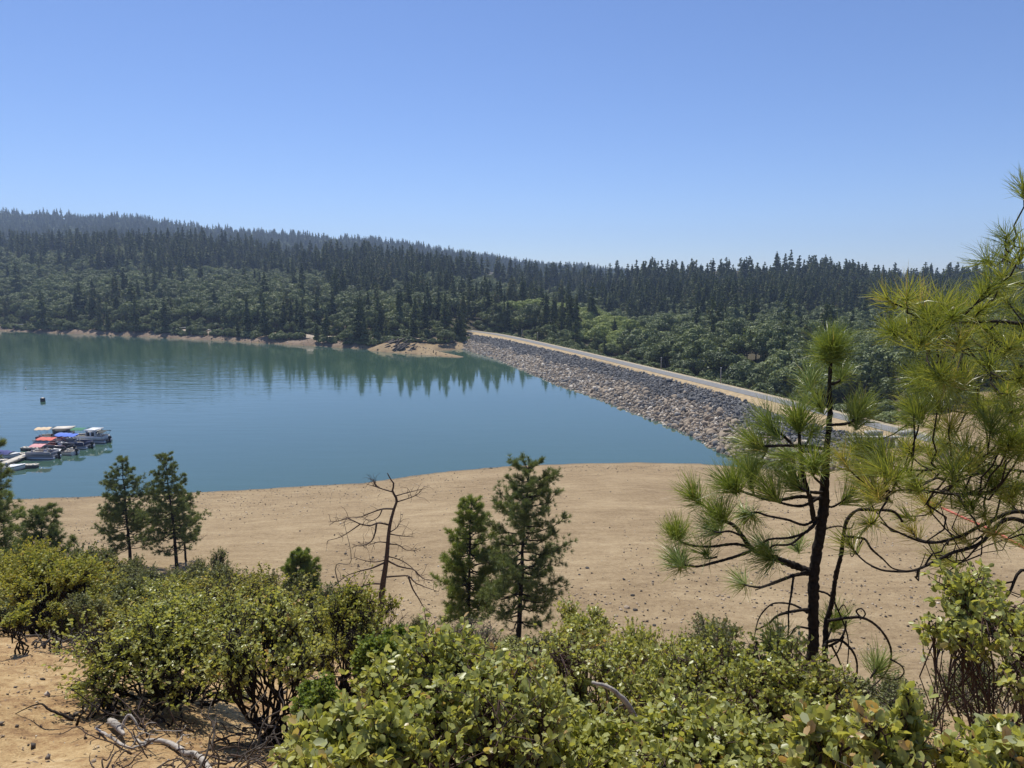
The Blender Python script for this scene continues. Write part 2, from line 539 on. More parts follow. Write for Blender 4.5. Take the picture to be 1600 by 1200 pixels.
# ---------------------------------------------------------------- ground sheet
def ground_material():
    m, nt, out = new_mat("ground")
    tc = nt.nodes.new('ShaderNodeTexCoord')
    P = tc.outputs['Object']
    mp = nt.nodes.new('ShaderNodeMapping')
    mp.inputs['Scale'].default_value = (0.35, 1.0, 1.0)
    nt.links.new(P, mp.inputs[0])
    n1 = noise(nt, 0.09, 5, 0.6, P)
    n2 = noise(nt, 0.9, 5, 0.65, mp.outputs[0], 0.4)
    n3 = noise(nt, 9.0, 4, 0.7, P)
    n4 = noise(nt, 60.0, 3, 0.7, P)
    sp_ = nt.nodes.new('ShaderNodeSeparateXYZ')
    nt.links.new(P, sp_.inputs[0])
    rings = nt.nodes.new('ShaderNodeTexNoise')
    rings.noise_dimensions = '1D'
    rings.inputs['Scale'].default_value = 2.6
    rings.inputs['Detail'].default_value = 4
    nt.links.new(math_node(nt, 'MULTIPLY_ADD', n1, 0.5, sp_.outputs[2]), rings.inputs['W'])
    n5 = noise(nt, 2.6, 4, 0.75, P)
    k = math_node(nt, 'MULTIPLY_ADD', n1, 0.5, math_node(nt, 'MULTIPLY_ADD', n2, 0.45, math_node(nt, 'MULTIPLY_ADD', n3, 0.5, math_node(nt, 'MULTIPLY_ADD', n5, 0.55, math_node(nt, 'MULTIPLY_ADD', rings.outputs[0], 0.14, -0.57)))))
    beach = ramp(nt, k, [(0.22, (0.145, 0.10, 0.056)), (0.40, (0.235, 0.17, 0.096)), (0.55, (0.305, 0.228, 0.132)), (0.78, (0.425, 0.335, 0.205))])
    kk = math_node(nt, 'MULTIPLY_ADD', n5, 0.7, math_node(nt, 'MULTIPLY_ADD', n2, 0.45, math_node(nt, 'MULTIPLY_ADD', n3, 0.65, math_node(nt, 'MULTIPLY_ADD', n4, 0.5, -0.65))))
    soil = ramp(nt, kk, [(0.25, (0.15, 0.09, 0.048)), (0.42, (0.32, 0.20, 0.095)), (0.58, (0.45, 0.315, 0.155)), (0.8, (0.58, 0.44, 0.25))])
    forest = ramp(nt, n2, [(0.3, (0.035, 0.032, 0.018)), (0.7, (0.10, 0.085, 0.05))])
    bank = ramp(nt, k, [(0.3, (0.12, 0.085, 0.06)), (0.5, (0.21, 0.155, 0.11)), (0.75, (0.32, 0.25, 0.18))])
    c = mixc(nt, attr(nt, 'beach'), forest, beach)
    c = mixc(nt, attr(nt, 'soil'), c, soil)
    c = mixc(nt, attr(nt, 'bank'), c, bank)
    # fine grit, and a damp line right at the water
    wet = math_node(nt, 'MULTIPLY', attr(nt, 'wet'), 0.55)
    c = mixc(nt, wet, c, (0.10, 0.075, 0.055))
    vo = nt.nodes.new('ShaderNodeTexVoronoi')
    vo.inputs['Scale'].default_value = 5.5
    nt.links.new(P, vo.inputs['Vector'])
    vr = ramp(nt, vo.outputs['Distance'], [(0.0, (1.25, 1.25, 1.25)), (0.12, (1.0, 1.0, 1.0))])
    c = mixc(nt, 1.0, c, vr, 'MULTIPLY')
    p = nt.nodes.new('ShaderNodeBsdfPrincipled')
    p.inputs['Roughness'].default_value = 0.95
    p.inputs['Specular IOR Level'].default_value = 0.15
    nt.links.new(c, p.inputs['Base Color'])
    hsum = math_node(nt, 'MULTIPLY_ADD', n3, 0.5, math_node(nt, 'MULTIPLY_ADD', n4, 0.25, n2))
    b = nt.nodes.new('ShaderNodeBump')
    b.inputs['Strength'].default_value = 0.8
    b.inputs['Distance'].default_value = 0.10
    nt.links.new(hsum, b.inputs['Height'])
    nt.links.new(b.outputs[0], p.inputs['Normal'])
    nt.links.new(p.outputs[0], out.inputs[0])
    return m


def grid_faces(nr, nc):
    i = np.arange(nr - 1)[:, None] * nc
    j = np.arange(nc - 1)[None]
    return np.stack([i + j, i + j + 1, i + nc + j + 1, i + nc + j], -1).reshape(-1, 4)


FOY = 6.0
def build_ground():
    ys = np.concatenate([np.linspace(-5.9, 1, 12), 1 + (np.exp(np.linspace(0, 1, 760) * math.log(3400 / 7.0)) - 1) * 7.0])
    ys = np.unique(ys)
    sc = np.tan(np.concatenate([np.linspace(-0.95, -0.72, 24)[:-1], np.linspace(-0.72, 0.72, 560), np.linspace(0.72, 0.95, 24)[1:]]))
    Y, S = np.meshgrid(ys, sc, indexing='ij')
    X = S * (Y + FOY)
    Z = height(X.ravel(), Y.ravel())
    V = np.stack([X.ravel(), Y.ravel(), Z], -1)
    a = Acc()
    a.add(V, None, grid_faces(len(ys), len(sc)))
    o = a.build("ground", ground_material(), smooth=True)
    x, y, z = V.T
    s = x / np.maximum(y, 6)
    n = vnoise(x, y, 0.13, 21) * 0.6 + vnoise(x, y, 0.5, 22) * 0.4
    beach = np.maximum(np.clip((y - 34 + 3 * n) / 5, 0, 1), (s > -0.3) * (y < 60)) * np.clip((140 - y) / 6, 0, 1)
    beach = np.where(z < 0.3, 1, beach)
    d, t = seg_dist(x, y, (-56, 318), (-22, 284.5))
    beach = np.maximum(beach, np.clip((15 - 5 * t - d + 2 * n) / 3, 0, 1))
    d2, t2 = seg_dist(x, y, (-50, 316), (-17, 322))
    beach = np.maximum(beach, np.clip((9 - d2 + 3 * n) / 3, 0, 1) * np.clip((2.6 - z) / 0.6, 0, 1))
    soil = np.clip((np.where(s < -0.3, 36, np.where(s < -0.05, 36 - (s + 0.3) * 80, 14)) + 4 * n - y) / 5, 0, 1)
    bank = np.clip((4.4 - z + 1.2 * n) / 1.0, 0, 1) * (y > 250) * (x < -8) * (1 - beach)
    beach = np.where((y > 200) & (beach < 0.5) & (x < -8), 0, beach)
    wet = np.clip((0.30 - z) / 0.2, 0, 1)
    for nm, arr in (('beach', beach), ('soil', soil), ('bank', bank), ('wet', wet)):
        at_ = o.data.attributes.new(nm, 'FLOAT', 'POINT')
        at_.data.foreach_set('value', arr.astype(np.float32))
    o['kind'] = 'structure'
    return o


build_ground()


# ---------------------------------------------------------------- water
def water_material():
    m, nt, out = new_mat("lake_water")
    tc = nt.nodes.new('ShaderNodeTexCoord')
    P = tc.outputs['Object']
    p = nt.nodes.new('ShaderNodeBsdfPrincipled')
    n0 = noise(nt, 0.012, 3, 0.5, P)
    c = ramp(nt, n0, [(0.3, (0.044, 0.088, 0.062)), (0.7, (0.053, 0.102, 0.074))])
    nt.links.new(c, p.inputs['Base Color'])
    p.inputs['Roughness'].default_value = 0.045
    p.inputs['IOR'].default_value = 1.52
    p.inputs['Specular IOR Level'].default_value = 0.5

    def wave(rot, sx, sy, scale, det):
        mp = nt.nodes.new('ShaderNodeMapping')
        mp.inputs['Rotation'].default_value = (0, 0, rot)
        mp.inputs['Scale'].default_value = (sx, sy, 1)
        nt.links.new(P, mp.inputs[0])
        return noise(nt, scale, det, 0.5, mp.outputs[0], 0.3)
    w1 = wave(R(-14), 0.22, 1.0, 0.38, 2)
    w2 = wave(R(12), 0.45, 1.0, 1.5, 2)
    w3 = wave(R(-30), 1, 1, 0.06, 2)
    patch = ramp(nt, noise(nt, 0.013, 2, 0.5, P), [(0.35, (0.25, 0.25, 0.25)), (0.62, (1, 1, 1))])
    # wind reaches the open water on the left; the bay by the dam lies calmer
    sx_ = nt.nodes.new('ShaderNodeSeparateXYZ')
    nt.links.new(P, sx_.inputs[0])
    gust = math_node(nt, 'MULTIPLY_ADD', sx_.outputs[0], -0.022, 0.1)
    gust = math_node(nt, 'MINIMUM', math_node(nt, 'MAXIMUM', gust, 0.5), 2.6)
    h = math_node(nt, 'MULTIPLY', math_node(nt, 'MULTIPLY_ADD', w2, 0.22, w1), math_node(nt, 'MULTIPLY', patch, gust))
    b = nt.nodes.new('ShaderNodeBump')
    b.inputs['Strength'].default_value = 1.0
    b.inputs['Distance'].default_value = 0.035
    nt.links.new(h, b.inputs['Height'])
    nt.links.new(b.outputs[0], p.inputs['Normal'])
    nt.links.new(p.outputs[0], out.inputs[0])
    return m


# dam traces: crest far edge, rock top and waterline, all in metres
CREST = np.array([(-28, 372), (-20, 358), (-8, 338), (5, 306), (17.3, 270), (27.3, 240), (37.8, 207), (50.2, 168.5), (57.2, 145.5), (63, 124.5), (66.6, 112.5), (68.5, 104)])
RTOP = np.array([(-20, 338), (-13, 325.7), (-3, 305.6), (5.6, 282.4), (15.8, 253.9), (25.6, 227.6), (35.4, 195.9), (44.6, 166), (48.6, 148), (49.5, 136), (52.5, 126), (60.0, 113.5)])
WLINE = np.array([(-24, 322), (-10, 288), (-1.4, 261.3), (9.6, 221.8), (14.6, 204), (21.3, 186.7), (26.2, 169.2), (31.6, 152.4), (35.8, 135.1), (38.5, 120.7), (44, 111.5), (51, 105)])


def resample(P, n):
    P = np.asarray(P, float)
    # smooth with a Catmull-Rom pass, then even spacing
    Q = []
    for i in range(len(P) - 1):
        p0, p1, p2, p3 = P[max(i - 1, 0)], P[i], P[i + 1], P[min(i + 2, len(P) - 1)]
        for t in np.linspace(0, 1, 12, endpoint=False):
            Q.append(0.5 * ((2 * p1) + (-p0 + p2) * t + (2 * p0 - 5 * p1 + 4 * p2 - p3) * t ** 2 + (-p0 + 3 * p1 - 3 * p2 + p3) * t ** 3))
    Q.append(P[-1])
    Q = np.array(Q)
    L = np.concatenate([[0], np.cumsum(np.linalg.norm(np.diff(Q, axis=0), axis=1))])
    s = np.linspace(0, L[-1], n)
    return np.stack([np.interp(s, L, Q[:, k]) for k in range(P.shape[1])], -1)


NS = 140
CR = resample(CREST, NS)
RT = resample(RTOP, NS)
WL = resample(WLINE, NS)
TANG = unit(np.gradient(CR, axis=0))
NRM = np.stack([TANG[:, 1], -TANG[:, 0]], -1)        # towards the lake
CZC = 5.5

wa = Acc()
lake_edge = [(-900, 60), (-900, 560), (-330, 480), (-120, 380), (-40, 350)] + [tuple(p) for p in ((WL + (RT - WL) * 0.25)[::10])] + [(46, 108), (30, 90), (0, 90), (-60, 80)]
bm_v = [(x, y, 0.0) for x, y in lake_edge]
me = bpy.data.meshes.new("water")
me.from_pydata(bm_v, [], [tuple(range(len(bm_v)))])
me.materials.append(water_material())
water = bpy.data.objects.new("water", me)
scene.collection.objects.link(water)
water['kind'] = 'structure'

# ---------------------------------------------------------------- dam, its road and its riprap
M_FILL = solid("dam_fill_earth", (0.38, 0.29, 0.17), 0.95, 0, 0.9, 0.3, 0.5, 0.15)
M_UNDER = solid("dam_rock_fill", (0.10, 0.09, 0.08), 0.95, 0, 1.5, 0.5, 0.8, 0.15)
M_ASPH = solid("asphalt", (0.19, 0.19, 0.185), 0.9, 0, 1.3, 0.12, 0.1, 0.2)
M_GRAVEL = solid("pale_gravel", (0.36, 0.31, 0.22), 0.95, 0, 2.0, 0.3, 0.3, 0.15)


def strip(rows, tint=0.5, closed=False):
    """rows: list of (n,3) polylines joined into a sheet"""
    V = np.concatenate(rows)
    return V, grid_faces(len(rows), len(rows[0]))[:, ::-1]


def lift(P, z):
    return np.concatenate([P, np.full((len(P), 1), 0.0) + np.asarray(z).reshape(-1, 1) if np.ndim(z) else np.full((len(P), 1), z)], 1)


dam = empty("dam", (20, 230, 0), 0, "long earth and rock dam holding the lake, dark rock above pale brown rock", "dam")
a = Acc()
rtz = np.interp(np.arange(NS) / NS, [0, 0.83, 1.0], [4.9, 4.9, 4.3])
wlz = np.interp(np.arange(NS) / NS, [0, 0.88, 1.0], [0.0, 0.0, 2.0])
below = WL + (WL - RT) * 0.35
V, F = strip([lift(below, wlz - 1.9), lift(WL, wlz - 0.05), lift((WL + RT) / 2, (rtz + wlz) / 2 - 0.1), lift(RT, rtz)])
a.add(V, None, F, 0.5, 1)
V, F = strip([lift(RT, rtz), lift(CR + NRM * 5.2, CZC - 0.06), lift(CR + NRM * 4.2, CZC), lift(CR - NRM * 1.8, CZC - 0.02), lift(CR - NRM * 5.0, CZC - 1.2), lift(CR - NRM * 26, -9.5)])
a.add(V, None, F, 0.5, 0)
endrow = np.array([(*below[-1], wlz[-1] - 1.9), (*WL[-1], wlz[-1] - 0.05), (*RT[-1], rtz[-1]), (*(CR + NRM * 4.2)[-1], CZC), (*(CR - NRM * 1.8)[-1], CZC - 0.02)])
low_ = endrow.copy(); low_[:, 2] = -1.0; low_[:, 1] -= 6
V, F = strip([endrow, low_])
a.add(V, None, F, 0.5, 0)
o = a.build("embankment", [M_FILL, M_UNDER], dam)
o.location = (-20, -230, 0)

a = Acc()
V, F = strip([lift(CR + NRM * 3.7, CZC + 0.05), lift(CR + NRM * 1.8, CZC + 0.09), lift(CR + NRM * 0.0, CZC + 0.05)])
a.add(V, None, F)
tag(a.build("road", M_ASPH), kind='structure')
a = Acc()
V, F = strip([lift(CR - NRM * 0.04, CZC + 0.03), lift(CR - NRM * 0.5, CZC + 0.16), lift(CR - NRM * 1.3, CZC + 0.05)])
a.add(V, None, F)
a2w = (0.12 * vnoise(V[:, 0], V[:, 1], 1.3, 31))
tag(a.build("road_shoulder", M_GRAVEL), kind='structure')


def rock_template(seed, sub=1):
    r = np.random.default_rng(seed)
    import bmesh
    bm = bmesh.new()
    bmesh.ops.create_icosphere(bm, subdivisions=sub, radius=0.5)
    V = np.array([v.co[:] for v in bm.verts])
    F = np.array([[v.index for v in f.verts] for f in bm.faces])
    bm.free()
    # cut by random planes for faceted, angular stone
    for _ in range(9):
        n = unit(r.normal(size=3))
        d = r.uniform(0.25, 0.42)
        h = V @ n
        V = V - np.outer(np.maximum(h - d, 0), n)
    V *= r.uniform(0.7, 1.25, size=3) * np.array((1.15, 1, 0.75))
    return V, F


ROCKS = [rock_template(s) for s in range(8)]
ROCKS_HI = [rock_template(s + 50, 2) for s in range(6)]
M_ROCK = tinted("riprap_stone", [(0.0, (0.07, 0.072, 0.072)), (0.22, (0.145, 0.145, 0.145)), (0.42, (0.23, 0.225, 0.215)), (0.6, (0.25, 0.205, 0.155)), (0.8, (0.36, 0.29, 0.21)), (0.95, (0.52, 0.46, 0.37)), (1.0, (0.6, 0.55, 0.47))], 0.9, 2.5, 0.2, 0.4)


def rand_rot(n):
    return frames(rng.normal(size=(n, 3)))


def scatter_dam_rocks(n):
    i = rng.uniform(0, NS - 1.001, n)
    t = rng.uniform(-0.08, 1.03, n)
    i0 = i.astype(int)
    f = (i - i0)[:, None]
    Wp = WL[i0] * (1 - f) + WL[i0 + 1] * f
    Rp = RT[i0] * (1 - f) + RT[i0 + 1] * f
    P2 = Wp + (Rp - Wp) * t[:, None]
    wz = wlz[i0]
    rz = rtz[i0]
    z = wz + (rz - wz) * t
    up = t + 0.13 * vnoise(P2[:, 0], P2[:, 1], 0.07, 41) + 0.04 * rng.normal(size=n)
    split = 0.58
    tint = np.where(up > split, rng.normal(0.20, 0.14, n), rng.normal(0.64, 0.22, n) + 0.10 * vnoise(P2[:, 0], P2[:, 1], 0.15, 42))
    size = np.where(up > split, rng.lognormal(-0.58, 0.38, n), rng.lognormal(-0.78, 0.55, n))
    return np.concatenate([P2, z[:, None]], 1), np.clip(tint, 0.02, 0.98), np.clip(size, 0.22, 1.7), t


P, T, S, tt = scatter_dam_rocks(26000)
app = S / P[:, 1]
order = np.argsort(-app)
ind, rest = order[:300], order[300:]
a = Acc()
for k, (rv, rf) in enumerate(ROCKS):
    sel = rest[k::len(ROCKS)]
    M = rand_rot(len(sel)) * S[sel][:, None, None]
    a.many(rv, rf, None, M, P[sel] + np.array((0, 0, 0.08)), T[sel])
tag(a.build("riprap_rocks", M_ROCK), "angular riprap stones covering the lake face of the dam, dark above and tan below", "riprap", kind='stuff')
# the boulders that show largest are things of their own
bould = []
for dark in (True, False):
    row = []
    for k, (rv, rf) in enumerate(ROCKS_HI):
        me_a = Acc()
        me_a.add(rv, rf, None, 0.2 if dark else 0.72)
        row.append(me_a)
    bould.append(row)
first = {}
for j in ind:
    dark = T[j] < 0.4
    k = int(rng.integers(0, len(ROCKS_HI)))
    key = (dark, k)
    if key not in first:
        b_ = bould[0 if dark else 1][k].build("boulder", M_ROCK)
        first[key] = b_
    else:
        b_ = first[key].copy()
        scene.collection.objects.link(b_)
    b_.location = P[j] + np.array((0, 0, 0.10))
    b_.rotation_euler = tuple(rng.uniform(0, 6.28, 3))
    b_.scale = (S[j] * 1.1,) * 3
    atw = tt[j] < 0.12
    lab = ("dark grey boulder in the upper band of the dam's lake face" if dark else
           "pale brown boulder at the waterline of the dam's lake face" if atw else
           "pale brown boulder in the lower band of the dam's lake face")
    tag(b_, lab, "boulder", "dark boulders high on the dam" if dark else "brown boulders at the dam's waterline" if atw else "brown boulders low on the dam")

# posts along the downstream edge of the crest
M_POST = solid("weathered_post", (0.30, 0.27, 0.23), 0.9, 0, 8, 0.3)
M_STEEL = solid("galvanised_steel", (0.5, 0.5, 0.5), 0.45, 0.6)
for k, (u, vt, vb, lab) in enumerate([(815, 516, 529, "slim grey post beside the dam road, nearest to its left end"), (840, 521, 535, "slim grey post beside the dam road, second from its left end"),
                                      (1034, 558, 577, "thin pole beside the middle of the dam road"), (1127, 570, 595, "thin pole on the dam road's far edge, left of the young pine"),
                                      (1471, 641, 670, "pale pole standing past the right end of the dam road")]):
    if k < 4:
        d = CR - NRM * 1.6
        us = project(d[:, 0], d[:, 1], np.full(NS, 5.5))[0]
        i = int(np.argmin(np.abs(us - u)))
        x, y = d[i]
        z0 = 5.3
    else:
        x, y, _ = aty(u, 665, 122)
        z0 = ground_z(x, y) - 0.1
    h = (vb - vt) * y / FPX
    t_ = empty("utility_pole", (x, y, z0), 0, lab, "pole", "poles along the dam road")
    a = Acc(); a.tube([(0, 0, 0), (0, 0, h)], [0.13, 0.10], 8); a.build("pole", M_POST, t_)
    a = Acc(); a.box((0, 0, h + 0.04), (0.34, 0.34, 0.12)); a.build("cap", M_STEEL, t_)

# concrete spillway at the near end of the dam
M_CONC = solid("stained_concrete", (0.40, 0.385, 0.35), 0.9, 0, 1.2, 0.3, 0.3)
M_CONCD = solid("dark_concrete", (0.20, 0.19, 0.17), 0.9, 0, 0.8, 0.4, 0.3)  # darker concrete tone, used on the spillway's back wall only
x0 = aty(1338, 683, 111)[0]
x1 = aty(1446, 683, 111)[0]
sp = empty("spillway", ((x0 + x1) / 2, 111, 1.5), 0, "concrete spillway with a pale coping at the right end of the dam", "spillway")
W = x1 - x0
a = Acc()
a.box((0, 0.4, 1.5), (W, 0.5, 4.6))
a.build("back_wall", M_CONCD, sp)
a = Acc(); a.box((0, 0.3, 3.9), (W + 0.5, 1.1, 0.2)); a.build("coping", M_CONC, sp)
for sx in (-1, 1):
    a = Acc(); a.box((sx * (W / 2 - 0.2), -2.6, 0.6), (0.45, 5.6, 4.2)); a.build("side_wall", M_CONC, sp)
for sx in (-0.25, 0.05, 0.32):
    a = Acc(); a.box((sx * W, -0.6, 1.3), (0.4, 1.4, 4.4)); a.build("pier", M_CONC, sp)
for sx, w_ in ((-0.18, 2.6), (0.30, 3.0)):
    a = Acc(); a.box((sx * W, 1.6, 4.25), (w_, 1.2, 0.7), 0.25); a.build("parapet", M_CONC, sp)

# road along the far shore, with a rail
M_DIRT = solid("pale_dirt_track", (0.42, 0.34, 0.25), 0.95, 0, 0.5, 0.25)
pts = []
for u in np.linspace(-300, 735, 70):
    s = (u - 800) / FPX
    Yk = np.interp(s, CS, CY[:, 11]) + 1.5
    pts.append((s * Yk, Yk))
pts = resample(np.array(pts), 160)
tn = unit(np.gradient(pts, axis=0))
nn = np.stack([-tn[:, 1], tn[:, 0]], -1)
zz = height(pts[:, 0], pts[:, 1]) + 0.45
a = Acc()
V, F = strip([lift(pts - nn * 4, zz - 1.2), lift(pts - nn * 2.6, zz), lift(pts + nn * 2.6, zz), lift(pts + nn * 5, zz - 0.6)])
a.add(V, None, F[:, ::-1])
tag(a.build("lakeside_road", M_DIRT), kind='structure')
rail = empty("guard_rail", (float(pts[40, 0]), float(pts[40, 1]), float(zz[40])), 0, "pale guard rail along the lakeside road under the trees at far left", "guard rail")
base = np.array((pts[40, 0], pts[40, 1], zz[40]))
us = project(pts[:, 0], pts[:, 1], zz)[0]
sel = np.where((us > 20) & (us < 340))[0]
rp = np.concatenate([(pts - nn * 2.3)[sel], zz[sel][:, None] + 0.75], 1) - base
a = Acc(); a.tube(rp, 0.17, 4); a.build("rail", M_STEEL, rail)
for q in rp[::2]:
    a = Acc(); a.box((q[0], q[1], q[2] - 0.45), (0.18, 0.18, 0.9)); a.build("post", M_POST, rail)


# ---------------------------------------------------------------- forest
def conifer_mesh(seed, h=22.0, w=5.0, bare=0.1, nb=70, ns=10):
    """trunk and crown of a tall far conifer: drooping sprays on whorled limbs, with gaps"""
    r = np.random.default_rng(seed)
    tr = Acc()
    lean = r.normal(size=2) * 0.15
    tr.tube([(0, 0, -1), (lean[0] * .3, lean[1] * .3, h * 0.5), (lean[0], lean[1], h * 0.97)], [h * 0.014, h * 0.009, 0.02], 5)
    zs = bare + (1 - bare) * r.beta(1.05, 1.15, nb)
    zs = np.sort(zs)
    C, D, L, T = [], [], [], []
    lump = r.uniform(0, 6.28, 3)
    for z in zs:
        prof = (1 - z) ** 0.8 * (0.55 + 0.45 * min(1, (z - bare) * 7)) + 0.02
        az = r.uniform(0, 6.28)
        gap = 0.75 + 0.3 * math.sin(az * 2 + lump[0] + z * 9) + r.normal() * 0.14
        ln = w * 0.5 * prof * max(0.25, gap) * 1.25
        d = np.array((math.cos(az), math.sin(az), 0.25 - 0.6 * (1 - z)))
        base_ = np.array((lean[0] * z, lean[1] * z, z * h))
        k = max(3, int(ns * (0.35 + prof)))
        tt_ = r.uniform(0.12, 1.0, k) ** 0.8
        pos = base_ + d * (tt_ * ln)[:, None] + r.normal(size=(k, 3)) * np.array((0.22, 0.22, 0.16)) * (0.3 + prof)
        C.append(pos)
        dd = unit(d + r.normal(size=(k, 3)) * 0.5 + np.array((0, 0, -0.15)))
        D.append(dd)
        L.append(np.full(k, 0.55 + 0.65 * prof) * r.uniform(0.7, 1.4, k))
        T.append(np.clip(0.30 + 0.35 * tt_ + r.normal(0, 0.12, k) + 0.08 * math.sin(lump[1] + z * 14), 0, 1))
    # leader
    k = 14
    zz_ = np.linspace(0.90, 1.0, k) * h
    C.append(np.stack([np.full(k, lean[0]), np.full(k, lean[1]), zz_], -1))
    D.append(unit(r.normal(size=(k, 3)) + np.array((0, 0, 0.9))))
    L.append(np.linspace(0.75, 0.3, k))
    T.append(np.full(k, 0.5))
    C, D, L, T = np.concatenate(C), np.concatenate(D), np.concatenate(L), np.concatenate(T)
    M = frames(D) * L[:, None, None]
    TV = np.array([(-0.5, 0, 0), (-0.1, 0.36, 0.05), (0.85, 0.05, 0), (-0.1, -0.36, -0.05), (0.25, 0.0, 0.34)])
    cr = Acc()
    cr.many(TV, np.array([(0, 1, 4), (4, 3, 0), (1, 2, 4), (4, 2, 3)]), None, M, C, T)
    return tr, cr


def oak_mesh(seed, h=9.0, w=9.0, n=1500, lf=0.5):
    """rounded broadleaf crown built from leaf clumps on uneven lobes"""
    r = np.random.default_rng(seed)
    tr = Acc()
    tr.tube([(0, 0, -1), (0.1, 0.1, h * 0.3), (0.2, 0, h * 0.5)], [0.28, 0.2, 0.12], 6)
    nl = 19
    cen = []
    for k in range(nl):
        az = r.uniform(0, 6.28)
        rr = w * 0.40 * math.sqrt(r.uniform())
        zc = h * (0.42 + 0.36 * (1 - (rr / (w * 0.42)) ** 2) * r.uniform(0.6, 1.1))
        cen.append((rr * math.cos(az), rr * math.sin(az), zc, w * r.uniform(0.10, 0.19)))
        tr.tube(curve((0.1, 0.1, h * 0.28), (cen[-1][0] * 0.8, cen[-1][1] * 0.8, zc * 0.9), 0.05, 0.03, 4, r), [0.12, 0.09, 0.06, 0.03], 4)
    cen = np.array(cen)
    idx = r.integers(0, nl, n)
    d = unit(r.normal(size=(n, 3)) + np.array((0, 0, 0.35)))
    rad = cen[idx, 3] * r.uniform(0.55, 1.08, n) ** 0.5
    P_ = cen[idx, :3] + d * rad[:, None] * np.array((1, 1, 0.8))
    zn = unit(d + r.normal(size=(n, 3)) * 0.38)
    xn = unit(np.cross(zn, unit(r.normal(size=(n, 3)))))
    M = np.stack([xn, np.cross(zn, xn), zn], -1) * (lf * r.uniform(0.6, 1.3, n))[:, None, None]
    lobe_t = r.normal(0, 0.10, nl)
    T = np.clip(0.42 + lobe_t[idx] + r.normal(0, 0.13, n), 0, 1)
    TV = np.array([(-0.5, -0.2, 0), (0.1, -0.42, 0.1), (0.5, 0.05, -0.05), (0.15, 0.45, 0.12), (-0.4, 0.25, -0.1)])
    cr = Acc()
    cr.many(TV, np.array([(0, 1, 2), (0, 2, 3), (0, 3, 4)]), None, M, P_, T)
    return tr, cr


protos = bpy.data.collections.new("forest_sources")      # never linked: only feeds the forest's instances
CON, OAK = [], []
for s, (w_, b_) in enumerate([(6.2, 0.08), (5.2, 0.14), (7.2, 0.10), (5.6, 0.05), (6.6, 0.22), (4.6, 0.10)]):
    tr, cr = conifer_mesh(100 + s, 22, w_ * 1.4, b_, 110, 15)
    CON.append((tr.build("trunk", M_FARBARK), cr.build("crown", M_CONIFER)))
for s, (h_, w_) in enumerate([(9, 10), (8, 9), (10, 9), (7.5, 10), (9.5, 11)]):
    tr, cr = oak_mesh(200 + s, h_, w_, 2900, 0.44)
    OAK.append((tr.build("trunk", M_FARBARK), cr.build("crown", M_OAK)))
for s, (h_, w_) in enumerate([(6.5, 9), (5.5, 8), (7, 9)]):
    tr, cr = oak_mesh(240 + s, h_, w_, 2600, 0.38)
    cr.v[0][:, 2] -= h_ * 0.12
    OAK.append((tr.build("trunk", M_FARBARK), cr.build("crown", M_OAKB)))
NOAK = 5
SHR = []
for s, (h_, w_) in enumerate([(3.6, 5.5), (3.0, 4.5), (4.2, 5.0)]):
    tr, cr = oak_mesh(300 + s, h_, w_, 1100, 0.42)
    V_ = cr.v[0]
    V_[:, 2] = (V_[:, 2] - h_ * 0.18) * 1.05
    SHR.append((tr.build("stems", M_FARBARK), cr.build("foliage", M_OAK)))
for tr, cr in CON + OAK + SHR:
    scene.collection.objects.unlink(tr)
    scene.collection.objects.unlink(cr)


def merged(tr, cr, name):
    """trunk and crown in one mesh, for the far forest's instances"""
    me1, me2 = tr.data, cr.data
    ac = Acc()
    for q, me_ in enumerate((me1, me2)):
        V = np.zeros(len(me_.vertices) * 3, np.float32)
        me_.vertices.foreach_get('co', V)
        t_ = np.zeros(len(me_.vertices), np.float32)
        me_.attributes['tint'].data.foreach_get('value', t_)
        ps = [tuple(p.vertices) for p in me_.polygons]
        ac.add(V.reshape(-1, 3), [p for p in ps if len(p) == 3] or None, [p for p in ps if len(p) == 4] or None, t_, q)
    o_ = ac.build(name, [me1.materials[0], me2.materials[0]])
    scene.collection.objects.unlink(o_)
    return o_


